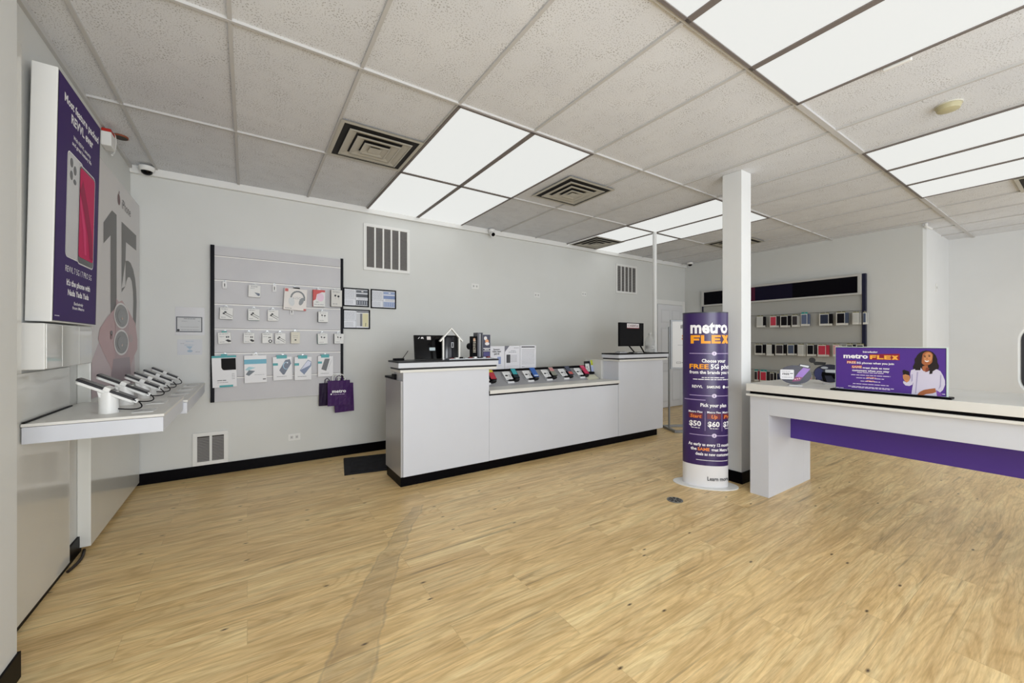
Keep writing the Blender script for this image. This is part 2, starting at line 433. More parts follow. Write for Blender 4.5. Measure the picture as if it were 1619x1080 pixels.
# ceiling grid
XC = lambda i: (i-1.116)*0.6096
YROW = [4.786-1.2192*k for k in range(0, 7)]
b = MB((0, 0, ZC))
for i in range(0, 17):
    x = XC(i)
    if x > XR2-0.05: break
    wdt = 0.019
    b.box(x-wdt/2, x+wdt/2, YF, YB-0.045 if x < XR else YS, ZC, ZC+0.013, GRID)
for y in YROW[1:]:
    if y < YF: break
    wd = 0.034 if abs(y-1.129) < 0.02 else 0.017
    b.box(XL, XR if y > YS else XR2, y-wd/2, y+wd/2, ZC-0.002, ZC+0.013, GRID)
struct(b.build('trim_3'))
# ceiling lights: every 2x4 troffer is a fixture
def make_light():
    t = thing('ceiling_light', 'x', 'ceiling light', (0, 0, ZC))
    f = MB(); a, c = 0.3048, 0.6096
    for x0, x1, y0, y1 in ((-a, -a+0.019, -c, c), (a-0.019, a, -c, c), (-a, a, -c, -c+0.017), (-a, a, c-0.017, c)):
        f.box(x0, x1, y0, y1, -0.008, 0.008, GRIDD)
    f.build('frame', t)
    d = MB(); d.box(-a+0.019, a-0.019, -c+0.017, c-0.017, -0.002, 0.006, DIFF); d.build('diffuser', t)
    return t
L0 = None
def light(i, yj, label, grp):
    global L0
    x = (XC(i)+XC(i+1))/2
    if L0 is None:
        L0 = make_light(); L0.location = (x, yj, ZC); L0['label'] = label; L0['group'] = grp
    else: dup(L0, (x, yj, ZC), label, group=grp)
g = 'lit panels over the left display wall'
light(3, 2.958, 'lit ceiling panel between the two square air vents, front left of its block of four', g)
light(4, 2.958, 'lit ceiling panel between the square air vents, front right of its block of four', g)
light(3, 4.177, 'lit ceiling panel touching the back wall above the large wall grille, left one', g)
light(4, 4.177, 'lit ceiling panel touching the back wall above the large wall grille, right one', g)
g = 'lit panels nearest the camera'
light(3, 0.52, 'lit ceiling panel cut to a sliver by the top edge of the photo', g)
light(4, 0.52, 'large lit ceiling panel at top right, middle of the nearest row of three', g)
light(5, 0.52, 'large lit ceiling panel with the small white strip along its edge', g)
g = 'lit panels at the right edge'
light(8, 0.52, 'lit ceiling panel at the right edge beside the round smoke detector', g)
light(9, 0.52, 'middle one of the three lit ceiling panels at the right edge', g)
light(10, 0.52, 'farthest of the three lit ceiling panels at the right edge', g)
g = 'lit panels behind the white column'
light(8, 2.958, 'lit ceiling panel partly hidden behind the white column, its nearer row', g)
light(9, 2.958, 'lit ceiling panel partly hidden behind the white column, its farther row', g)
light(8, 4.177, 'lit ceiling panel crossed by the thin white pole, near row', g)
light(9, 4.177, 'lit ceiling panel crossed by the thin white pole, far row', g)

# square supply vents
def make_vent():
    t = thing('ceiling_vent', 'x', 'ceiling vent', (0, 0, ZC))
    bk = MB(); bk.box(-0.285, 0.285, -0.285, 0.285, -0.001, 0.002, M('#1c1a19', 0.8)); bk.build('duct_opening', t)
    f = MB(); VM = M('#bdbab0', 0.5)
    def ring(a, z0, b2, z1, m=VM):
        vs = [(-a, -a, z0), (a, -a, z0), (a, a, z0), (-a, a, z0), (-b2, -b2, z1), (b2, -b2, z1), (b2, b2, z1), (-b2, b2, z1)]
        f.add(vs, [(0, 1, 5, 4), (1, 2, 6, 5), (2, 3, 7, 6), (3, 0, 4, 7)], m)
        vs2 = [(x, y, z+0.004) for x, y, z in vs]
        f.add(vs2, [(4, 5, 1, 0), (5, 6, 2, 1), (6, 7, 3, 2), (7, 4, 0, 3)], m)
    ring(0.302, -0.004, 0.275, -0.006); f.build('vent_frame', t)
    for a, z in ((0.225, -0.014), (0.158, -0.02), (0.092, -0.026)):
        f = MB(); ring(a, z, a-0.056, z+0.014); ring(a+0.006, z-0.002, a-0.004, z-0.004); f.build('louver_ring', t)
    f = MB(); f.box(-0.045, 0.045, -0.045, 0.045, -0.026, -0.018, VM, 0.01); f.build('center_cap', t)
    return t
V0 = make_vent(); V0.location = (0.845, 3.25, ZC); V0['label'] = 'square louvered ceiling vent left of the block of four lit panels, dusty'
V0['group'] = 'square ceiling vents'
dup(V0, (2.80, 3.08, ZC-0.004), 'square louvered ceiling vent right of the block of four lit panels')
dup(V0, (4.55, 4.46, ZC-0.002), 'small-looking ceiling vent against the back wall left of the far lit panels')
dup(V0, (6.33, 3.25, ZC-0.002), 'ceiling vent half hidden behind the white column near the right wall')
dup(V0, (6.36, 0.21, ZC-0.002), 'ceiling vent cut off by the right edge of the photo')

# wall grilles
def grille(name, label, x0, x1, z0, z1, n, grp='white return air grilles'):
    t = thing(name, label, 'air grille', ((x0+x1)/2, YB, z0), group=grp)
    W = x1-x0; Hh = z1-z0; f = MB(); e = 0.035
    for a in ((-W/2, W/2, 0, e), (-W/2, W/2, Hh-e, Hh), (-W/2, -W/2+e, e, Hh-e), (W/2-e, W/2, e, Hh-e)):
        f.box(a[0], a[1], -0.014, 0, a[2], a[3], PLW)
    for k in range(1, n):
        x = -W/2+e+(W-2*e)*k/n; f.box(x-0.010, x+0.010, -0.013, -0.002, e, Hh-e, PLW)
    f.build('frame', t, bevel=0.002)
    bk = MB(); bk.box(-W/2+e, W/2-e, -0.003, -0.001, e, Hh-e, M('#4a4746', 0.8)); bk.build('dark_backing', t)
    s_ = MB(); k = 0; z = e+0.012
    sm = M('#8e8b89', 0.5)
    while z < Hh-e-0.006:
        s_.add([(-W/2+e, -0.011, z-0.007), (W/2-e, -0.011, z-0.007), (W/2-e, -0.004, z+0.003), (-W/2+e, -0.004, z+0.003)], [(0, 1, 2, 3)], sm); z += 0.015
    s_.build('louvers', t)
grille('wall_grille', 'large white air grille with five louver columns above the framed notices', 1.12, 1.67, 2.118, 2.66, 5)
grille('wall_grille', 'white air grille high on the back wall left of the thin pole', 5.37, 5.92, 2.14, 2.65, 5)
grille('wall_grille', 'small white two-column air grille low on the wall under the slatboard', -0.43, -0.155, 0.105, 0.415, 2)

# outlets
def outlet(label, x, z, w_=0.115, h_=0.07, nm='wall_outlet'):
    t = thing(nm, label, 'wall outlet', (x, YB, z), group='horizontal outlets on the back wall')
    p = MB(); p.box(-w_/2, w_/2, -0.006, 0, -h_/2, h_/2, PLW); p.build('cover_plate', t, bevel=0.002)
    q = MB()
    for s_ in (-1, 1):
        q.box(s_*0.024-0.014, s_*0.024+0.014, -0.008, -0.005, -0.017, 0.017, M('#d0d0ce', 0.4))
        q.box(s_*0.024-0.006, s_*0.024-0.003, -0.0086, -0.0078, -0.008, 0.008, INK)
        q.box(s_*0.024+0.003, s_*0.024+0.006, -0.0086, -0.0078, -0.008, 0.008, INK)
    q.build('receptacle', t)
outlet('double outlet low on the back wall right of the small grille', 0.415, 0.272)
outlet('outlet high on the wall right of the large grille', 2.585, 2.037)
outlet('wall-coloured outlet high on the wall, middle one of the three', 3.64, 1.985)
outlet('small outlet high on the wall left of the far grille', 4.61, 2.065, 0.10, 0.07)
t = thing('wall_switch', 'tiny white switch on the pale wall return at far right', 'wall switch', (8.15, YS, 2.05))
p = MB(); p.box(-0.035, 0.035, -0.006, 0, -0.055, 0.055, PLW); p.build('cover_plate', t, bevel=0.002)
p = MB(); p.box(-0.008, 0.008, -0.012, -0.005, -0.014, 0.014, M('#cfcfcd', 0.4)); p.build('toggle', t)

# door in the back wall
D0, D1 = 6.50, 7.30
dr = MB((6.9, YB, 0)); dr.box(D0+0.005, D1-0.005, YB-0.030, YB-0.004, 0.012, 2.0, M('#d9dadd', 0.35)); door = struct(dr.build('door_1', bevel=0.002))
for (a, c, z0, z1) in ((0.10, 0.36, 0.12, 0.72), (0.44, 0.70, 0.12, 0.72), (0.10, 0.36, 0.85, 1.55), (0.44, 0.70, 0.85, 1.55), (0.10, 0.36, 1.65, 1.90), (0.44, 0.70, 1.65, 1.90)):
    p = MB((0, 0, 0)); p.box(D0+a-6.9, D0+c-6.9, -0.036, -0.029, z0, z1, M('#d2d3d6', 0.35), 0.0); 
    p.box(D0+a+0.02-6.9, D0+c-0.02-6.9, -0.041, -0.035, z0+0.02, z1-0.02, M('#dcdde0', 0.35)); p.build('door_panel', door, bevel=0.003)
p = MB(); p.lathe([(0.02, 0), (0.02, 0.01), (0.012, 0.02), (0.012, 0.04), (0.026, 0.05), (0.026, 0.065), (0.01, 0.072)], METAL, 16)
p.build('door_knob', door, smooth=True, loc=(-0.34, -0.03, 0.98), rot=(R(90), 0, 0))
b = MB((6.9, YB, 0)); tm = PLW
b.box(D0-0.09, D0, YB-0.02, YB, 0, 2.09, tm); b.box(D1, D1+0.09, YB-0.02, YB, 0, 2.09, tm); b.box(D0, D1, YB-0.02, YB, 2.005, 2.09, tm)
struct(b.build('trim_4', bevel=0.003))
# sprinkler on the corner of the right wall
t = thing('sprinkler_pipe', 'short white pipe at the top corner where the wall steps back', 'pipe', (7.40, 1.34, ZC))
p = MB(); p.cyl((0.0, 0.0, -0.03), (0.18, -0.02, -0.045), 0.014, 0.014, PLW, 14); p.cyl((0, 0, 0.004), (0, 0, -0.04), 0.018, 0.018, PLW, 14); p.build('pipe_body', t)

# ------------------------------------------------------------------ left wall display: glossy panels, light box, shelves
o = MB((-0.85, 2.83, 0.02)); o.box(XL+0.004, -0.846, 2.36, 3.30, 0.02, 1.14, WGLOSS); o.box(XL+0.004, -0.846, 2.36, 2.715, 1.14, 2.62, WGLOSS); o = o.build('glossy_panel', bevel=0.002)
tag(o, 'tall glossy white wall panel behind the purple light box, by the near pier', 'wall panel')
bt = thing('phone_poster', 'tall white panel with a large smartphone poster, in the left corner of the room', 'poster', (-0.83, 4.12, 0))
o = MB((-0.83, 4.12, 0)); o.box(XL+0.001, -0.80, 3.47, 4.785, 0.03, 2.49, WGLOSS); o.build('panel_board', bt, bevel=0.002)
pg = MB((-0.83, 4.12, 0)); F = Face(pg, (-0.80, 0, 0), (0, 1, 0), (0, 0, 1))
PP = M('#d3d0d0', 0.4); F.rect(3.475, 0.93, 4.78, 2.485, PP, 1)
F.text('iPhone', 4.325, 2.305, 0.075, M('#4c474a', 0.5), w=0.27, bold=0.0)
F.oval(4.10, 2.345, 0.034, 0.042, M('#5c2430', 0.4), 3); F.oval(4.145, 2.347, 0.014, 0.018, PP, 4); F.oval(4.108, 2.398, 0.008, 0.016, M('#5c2430', 0.4), 3, rot=-0.5)
D15 = M('#4b4746', 0.35)
F.poly([(3.72, 1.94), (3.72, 2.08), (3.92, 2.215), (4.04, 2.215), (4.04, 1.46), (3.885, 1.46), (3.885, 2.03)], D15, 2)
F.poly([(4.18, 2.20), (4.66, 2.20), (4.66, 2.07), (4.31, 2.07), (4.295, 1.92), (4.18, 1.69)], D15, 2)
F.poly([(4.18, 1.69), (4.295, 1.72), (4.295, 1.92), (4.38, 1.935), (4.46, 1.93), (4.55, 1.89), (4.62, 1.82), (4.66, 1.73), (4.675, 1.63), (4.66, 1.5), (4.63, 1.38),
        (4.53, 1.38), (4.545, 1.5), (4.555, 1.62), (4.54, 1.71), (4.50, 1.785), (4.44, 1.81), (4.37, 1.80), (4.32, 1.76), (4.295, 1.72), (4.18, 1.66)], D15, 2)
PK = M('#b58f92', 0.3); PKD = M('#8f7176', 0.3)
F.poly([(4.19, 1.60), (4.40, 1.53), (4.62, 1.44), (4.70, 1.30), (4.70, 1.22), (4.58, 1.16), (4.42, 1.05), (4.20, 0.93), (4.05, 0.98), (3.86, 1.12), (3.70, 1.22), (3.60, 1.30), (3.64, 1.37), (3.80, 1.45), (3.98, 1.52), (4.05, 1.57)], PK, 3)
F.poly([(3.475, 0.932), (3.475, 1.16), (3.62, 1.28), (4.10, 1.05), (4.60, 1.16), (4.62, 0.932)], M('#bfadb1', 0.35), 2); F.poly([(3.95, 1.16), (4.42, 1.16), (4.50, 0.94), (3.86, 0.94)], M('#94818a', 0.35), 4); F.poly([(4.02, 1.60), (4.42, 1.50), (4.36, 1.16), (3.99, 1.16)], M('#a98a8f', 0.3), 4)
for cy in (1.48, 1.278):
    F.oval(4.175, cy, 0.215, 0.098, M('#d9d6d6', 0.3), 5, 32); F.oval(4.175, cy, 0.185, 0.084, M('#4e4d50', 0.2), 6, 32); F.oval(4.175, cy-0.005, 0.12, 0.055, M('#5e5f63', 0.2), 7, 28); F.oval(4.18, cy-0.02, 0.018, 0.010, M('#c9b0a4', 0.3), 8)
F.oval(3.90, 1.345, 0.03, 0.018, M('#4a3f42', 0.3), 5); F.oval(3.90, 1.318, 0.03, 0.018, M('#7a4b51', 0.3), 5); F.oval(4.46, 1.31, 0.07, 0.034, M('#a89193', 0.3), 5)
pg.build('poster_print', bt)

# purple advertising light box, leaning out a little at the top
lb = thing('light_box', 'tall white light box with a purple phone advertisement, on the left wall', 'light box', (-0.836, 3.09, 1.38))
lb.rotation_euler = (0, R(1.0), 0)
b = MB(); b.box(-0.018, 0.068, -0.325, 0.335, 0.0, 1.21, PLW); lbh = b.build('housing', lb, bevel=0.004)
b = MB(); F = Face(b, (0.0685, 0, 0), (0, 1, 0), (0, 0, 1))
F.rect(-0.320, 0.006, 0.326, 1.204, M('#1a1622', 0.35), 0); 
LP = M('#3a2262', 0.5, spec=0.12); F.rect(-0.316, 0.010, 0.314, 1.20, LP, 1)
F.text('Most feature packed', 0.02, 1.095, 0.040, TXT, w=0.53, bold=0.03); F.text('REVVL ever', 0.02, 1.025, 0.046, TXT, w=0.34, bold=0.03)
F.text('With REVVL security', 0.02, 0.955, 0.020, TXT, w=0.27, bold=0.02); F.text('and great battery life', 0.02, 0.922, 0.020, TXT, w=0.30, bold=0.02)
SIL = M('#c9c9cd', 0.25); MAG = M('#c51f5c', 0.5, spec=0.12)
F.rrect(-0.19, 0.335, 0.04, 0.875, 0.03, M('#e3e3e6', 0.3), 2); F.rrect(-0.185, 0.34, 0.035, 0.87, 0.028, SIL, 3)
for cx, cy in ((-0.135, 0.825), (-0.135, 0.76), (-0.085, 0.80), (-0.085, 0.74)): F.oval(cx, cy, 0.020, 0.024 if cy != 0.74 else 0.014, M('#2a2a33', 0.2), 4)
F.rrect(-0.025, 0.325, 0.24, 0.865, 0.03, M('#d7d3d8', 0.3), 4); F.rrect(-0.018, 0.332, 0.233, 0.858, 0.026, M('#1d1a20', 0.25), 5); F.rrect(-0.012, 0.365, 0.228, 0.848, 0.02, MAG, 6)
F.poly([(-0.012, 0.72), (0.06, 0.62), (0.13, 0.5), (0.17, 0.38), (0.228, 0.38), (0.2, 0.52), (0.12, 0.66), (0.03, 0.79)], M('#9c184a', 0.5, spec=0.12), 7)
F.poly([(-0.012, 0.66), (0.05, 0.52), (0.08, 0.39), (0.11, 0.39), (0.09, 0.53), (0.02, 0.66), (-0.012, 0.70)], M('#d93c76', 0.5, spec=0.12), 7)
F.text('REVVL 7 5G / 7 PRO 5G', 0.02, 0.262, 0.032, TXT, w=0.40, bold=0.0)
F.text("It's the phone with", 0.02, 0.195, 0.030, TXT, w=0.36, bold=0.035); F.text('Nada Yada Yada', 0.02, 0.145, 0.030, TXT, w=0.32, bold=0.035)
F.text('Exclusively', 0.02, 0.100, 0.016, TXT, w=0.14, bold=0.02); F.text('from Metro', 0.02, 0.076, 0.016, TXT, w=0.18, bold=0.02)
F.greek(-0.30, -0.24, 0.03, 0.006, TXT)
b.build('advert_print', lbh)

# white brochure box with mirror-bright front below the light box
bx = thing('wall_box', 'shallow white wall box with glossy three-part front under the purple light box', 'wall box', (-0.84, 3.05, 1.155))
b = MB(); b.box(-0.018, 0.060, -0.32, 0.325, 0, 0.215, PLW); b.build('housing', bx, bevel=0.003)
for y0, y1 in ((-0.318, -0.135), (-0.128, 0.105), (0.112, 0.323)):
    b = MB(); b.box(0.058, 0.066, y0, y1, 0.004, 0.211, M('#c9c9c4', 0.08, 0.0, coat=0.6)); b.build('front_panel', bx, bevel=0.002)

# alarm strobe, camera and cables high on the left wall
t = thing('alarm_strobe', 'white and red alarm strobe dangling from an open ceiling hole by the light box', 'alarm', (XL, 4.0, 2.73))
b = MB(); b.box(0.0, 0.055, -0.065, 0.05, -0.055, 0.045, PLW); b.build('housing', t, bevel=0.006)
b = MB(); b.box(0.002, 0.053, -0.06, 0.045, 0.0455, 0.068, M('#b3271c', 0.3)); b.build('red_lens', t, bevel=0.004)
b = MB(); b.cyl((0.06, 0.15, 0.096), (0.06, 0.15, 0.108), 0.046, 0.046, M('#8a4a30', 0.7), 24); b.cyl((0.06, 0.15, 0.094), (0.06, 0.15, 0.097), 0.041, 0.041, M('#3b3530', 0.7), 24)
b.build('ceiling_hole_ring', t)
b = MB(); pts = []
for k in range(20):
    a = R(-60+k*15); pts.append((0.035+0.01*math.sin(a), 0.06+0.07*math.cos(a), 0.0+0.075*math.sin(a)))
b.tube(pts, 0.006, PLW); b.build('cable', t)

def dome_cam(label, loc):
    t = thing('dome_camera', label, 'security camera', loc, group='ceiling security cameras')
    b = MB(); b.lathe([(0.0555, 0), (0.056, -0.018), (0.050, -0.034), (0.042, -0.040)], PLW, 28); b.build('housing', t, smooth=True)
    b = MB(); b.lathe([(0.041, -0.038), (0.036, -0.056), (0.022, -0.068), (0.002, -0.072)], GLOSSK, 24); b.build('lens_dome', t, smooth=True)
    return t
dome_cam('white dome camera in the left rear corner of the ceiling', (-0.735, 4.69, ZC-0.008))
dome_cam('white dome camera at the far right corner of the ceiling above the door', (7.20, 4.55, ZC))
t = thing('bullet_camera', 'white turret camera on the crown trim above the counter', 'security camera', (2.80, YB-0.045, ZC-0.03))
b = MB(); b.lathe([(0.045, 0.02), (0.048, 0.0), (0.045, -0.015), (0.02, -0.03)], PLW, 24, c=(0, -0.04, 0.01)); b.build('mount', t, smooth=True)
b = MB(); b.cyl((0, -0.03, -0.02), (-0.012, -0.10, -0.055), 0.036, 0.033, PLW, 24); b.build('camera_body', t, smooth=True)
b = MB(); b.cyl((-0.012, -0.10, -0.055), (-0.0128, -0.106, -0.058), 0.026, 0.024, GLOSSK, 20); b.build('lens', t)

t = thing('smoke_detector', 'round yellowed smoke detector on the ceiling at right', 'smoke detector', (3.83, 0.59, ZC+0.012))
b = MB(); SM = M('#b7b08e', 0.5); b.lathe([(0.058, 0), (0.060, -0.015), (0.053, -0.036), (0.030, -0.044), (0.01, -0.045)], SM, 28); b.build('cover', t, smooth=True)
b = MB(); b.lathe([(0.066, 0), (0.066, -0.008)], M('#cbc8bb', 0.5), 28); b.build('base_plate', t)
t = thing('strip_sensor', 'slim white strip clipped along the edge of the nearest lit panel', 'sensor', (2.995, 0.655, ZC))
b = MB(); b.box(-0.011, 0.011, -0.06, 0.06, -0.018, 0.0, PLW); b.build('strip_body', t, bevel=0.006)

# two wall shelves holding demo phones
def shelf(label, x1, y0, y1, zt, th=0.092):
    t = thing('wall_shelf', label, 'shelf', ((-0.80+x1)/2, (y0+y1)/2, zt-th), group='white demo shelves on the left wall')
    o_ = t.location
    b = MB(o_); b.box(-0.842+0.0, x1, y0, y1, zt-0.014, zt, CREAM); b.build('shelf_top', t, bevel=0.002)
    b = MB(o_); b.box(-0.841, x1-0.004, y0+0.004, y1-0.002, zt-th, zt-0.016, WHITE); b.build('shelf_box', t, bevel=0.002)
    return t
shelf('near white wall shelf with two large demo phones, at the left edge', -0.355, 2.69, 3.455, 0.915)
t2 = thing('wall_shelf', 'far white wall shelf reaching the back corner under the poster', 'shelf', (-0.57, 4.1, 0.798), group='white demo shelves on the left wall')
b = MB(t2.location); b.box(-0.7985, -0.335, 3.458, 4.784, 0.876, 0.890, CREAM); b.build('shelf_top', t2, bevel=0.002)
b = MB(t2.location); b.box(-0.7985, -0.339, 3.462, 4.784, 0.798, 0.874, WHITE); b.build('shelf_box', t2, bevel=0.002)
# black strip drawn in for the shade of the gap behind the near shelf
o = MB((-0.84, 3.0, 0.916)); o.box(-0.8415, -0.832, 2.70, 3.29, 0.9155, 0.921, BLACK); tag(o.build('gap_strip'), 'thin black strip for the shaded gap between the near shelf and glossy panel', 'strip')

def demo_phone(label, x, y, zt, L=0.22, post=0.039):
    t = thing('demo_phone_stand', label, 'demo phone', (x, y, zt), group='tethered demo phones on the wall shelves')
    b = MB(); b.lathe([(post, 0), (post, 0.085), (post*0.96, 0.112)], PLW, 28); b.build('post', t, smooth=True)
    a = math.atan2(0.107, 0.195)
    ca, sa = math.cos(a), math.sin(a)
    def fr(u, v, n): return Vector((u*ca+n*sa, v, -u*sa+n*ca+0.125))     # u down the slope toward the room
    def slab(mb, u0, u1, v0, v1, n0, n1, m, cut=0.0):
        pts = [(u0+cut, v0), (u1-cut, v0), (u1, v0+cut), (u1, v1-cut), (u1-cut, v1), (u0+cut, v1), (u0, v1-cut), (u0, v0+cut)] if cut else [(u0, v0), (u1, v0), (u1, v1), (u0, v1)]
        P0 = [fr(p[0], p[1], n0) for p in pts]; mb.prism(P0, fr(0, 0, n1)-fr(0, 0, n0), m)
    b = MB(); slab(b, -L*0.50, L*0.5, -0.036, 0.036, -0.024, -0.0095, PLW, 0.01); b.prism([fr(-0.03, -0.03, -0.026), fr(0.05, -0.03, -0.026), fr(0.03, -0.03, -0.05), fr(-0.01, -0.03, -0.05)], (0, 0.06, 0), PLW)
    cr = b.build('cradle', t, bevel=0.003)
    b = MB(); slab(b, -0.014, 0.014, -0.042, 0.042, -0.012, 0.010, PLW); b.build('clamp', t, bevel=0.003)
    b = MB(); slab(b, -L*0.52, L*0.50, -0.037, 0.037, -0.0095, 0.001, M('#26262b', 0.3), 0.008); 
    slab(b, -L*0.51, L*0.49, -0.035, 0.035, 0.001, 0.0025, GLOSSK, 0.008); b.build('phone', t, bevel=0.001)
    b = MB(); slab(b, L*0.44, L*0.56, -0.016, 0.016, -0.020, -0.002, PLW, 0.003); slab(b, L*0.50, L*0.53, -0.0165, 0.0165, -0.013, -0.008, BLACK); b.build('sensor_plug', t)
    s0 = fr(L*0.56, 0, -0.011); pts = []
    e0 = Vector((post*0.9, -0.01, 0.02))
    for k in range(15):
        q = k/14; p = s0*(1-q)+e0*q
        p = p+Vector((0.055*math.sin(math.pi*q)*(1-q*0.4), -0.012*math.sin(math.pi*q), -0.02*math.sin(math.pi*q)))
        pts.append(p)
    b = MB(); b.tube(pts, 0.0034, M('#151518', 0.4, spec=0.2), 6); b.build('cable', t)
    return t
dp0 = demo_phone('demo phone nearest the camera, on a thick white post at the near shelf', -0.597, 2.875, 0.915, 0.24)
def dp(lbl, y, z): dup(dp0, (-0.597, y, z), lbl)
dp('second demo phone from the camera, last one on the near shelf', 3.20, 0.915)
d3 = demo_phone('third demo phone from the camera, first on the far shelf', -0.597, 3.70, 0.890, 0.19, 0.034)
dup(d3, (-0.597, 3.96, 0.890), 'fourth demo phone from the camera, on the far shelf under the poster lenses')
dup(d3, (-0.597, 4.27, 0.890), 'fifth demo phone from the camera, next to last on the far shelf')
dup(d3, (-0.597, 4.60, 0.890), 'demo phone nearest the back wall on the far shelf')
def info_card(label, x, y, z, w_=0.085, d_=0.13, rz=0):
    t = thing('info_card', label, 'information card', (x, y, z), rz, 'flat info cards on the wall shelves')
    b = MB(); b.box(-w_/2, w_/2, -d_/2, d_/2, 0, 0.003, M('#d9dad9', 0.25)); b.build('card', t)
    b = MB(); F = Face(b, (0, 0, 0.003), (1, 0, 0), (0, 1, 0)); F.rect(-w_*0.3, d_*0.15, w_*0.25, d_*0.2, INKG); F.rect(-w_*0.32, -d_*0.05, -w_*0.12, d_*0.05, INK); F.rect(-w_*0.05, -d_*0.3, w_*0.4, -d_*0.26, INKG)
    b.build('print', t)
info_card('flat info card in front of the nearest demo phone', -0.455, 2.86, 0.915)
info_card('flat info card in front of the second demo phone', -0.455, 3.20, 0.915)
info_card('flat info card in front of the third demo phone, first on the far shelf', -0.42, 3.66, 0.890, 0.10, 0.15)
info_card('flat info card in front of the fourth demo phone', -0.42, 3.92, 0.890, 0.10, 0.15)
info_card('flat info card in front of the fifth demo phone', -0.42, 4.24, 0.890, 0.10, 0.15)
info_card('flat info card nearest the back wall on the far shelf', -0.42, 4.57, 0.890, 0.10, 0.15)
b = MB((-0.78, 3.4, 0.01)); pts = [(-0.835+0.02*math.sin(k*1.7), 3.15+0.045*k, 0.012+0.006*abs(math.sin(k))) for k in range(9)]
pts = [(-0.828+0.016*math.sin(k*0.42), 3.20+0.035*k, 0.009) for k in range(9)]
b.tube(pts, 0.008, M('#20140f', 0.5)); tag(b.build('power_cord'), 'dark power cord lying along the base of the left wall between the panels', 'cord')

# ------------------------------------------------------------------ slatboard on the back wall
sb = thing('slatboard', 'grey slatwall display board with dark side rails on the back wall, hung with accessories', 'display board', (0.30, YB, 0.70))
so = sb.location
b = MB(so); b.box(-0.262, 0.868, YB-0.035, YB-0.001, 0.702, 2.205, SLAT); b.build('board', sb)
for x in (-0.294, 0.868): 
    b = MB(so); b.box(x, x+0.028 if x > 0 else x+0.032, YB-0.042, YB-0.001, 0.700, 2.212, M('#0e0f16', 0.4, spec=0.1)); b.build('side_rail', sb, bevel=0.002)
SLZ = [2.108, 1.876, 1.645, 1.406, 1.168, 0.930]
for z in SLZ:
    b = MB(so); b.box(-0.262, 0.868, YB-0.037, YB-0.034, z-0.005, z+0.005, M('#eceae6', 0.35)); b.box(-0.262, 0.868, YB-0.0365, YB-0.034, z+0.005, z+0.009, M('#5b5a5c', 0.5)); b.build('slat_rail', sb)
FY = YB-0.037
def hook(x, z, L=0.06, par=sb, org=so):
    b = MB(org); b.tube([(x, FY+0.002, z), (x, FY-L, z-0.004), (x, FY-L-0.006, z+0.006)], 0.0024, METAL, 6); b.box(x-0.008, x+0.008, FY-0.003, FY+0.001, z-0.008, z+0.012, METAL); b.build('hook', par)
def price_tag(label, x0, x1, z0, z1):
    cx = (x0+x1)/2
    t = thing('price_tag', label, 'price tag', (cx, FY-0.012, z0), group='white price tags on empty hooks')
    b = MB(); b.box(-(x1-x0)/2, (x1-x0)/2, -0.004, 0, 0, z1-z0, PAPER); b.build('card', t)
    b = MB(); F = Face(b, (0, -0.004, 0), (1, 0, 0), (0, 0, 1)); F.rect(-0.004, 0.018, 0.003, (z1-z0)*0.75, INK); F.greek(-0.01, 0.01, 0.010, 0.004, INKG); b.build('print', t)
    hook(cx, z1+0.006, 0.02)
price_tag('white tag on an empty hook, leftmost of the second rail', -0.199, -0.165, 1.799, 1.862)
price_tag('white tag on an empty hook just left of the headphone box', 0.218, 0.248, 1.796, 1.863)
price_tag('white tag hanging just below the headphone box', 0.374, 0.404, 1.568, 1.620)
WB = M('#dcdcda', 0.4); WB2 = M('#cfd3d3', 0.4)
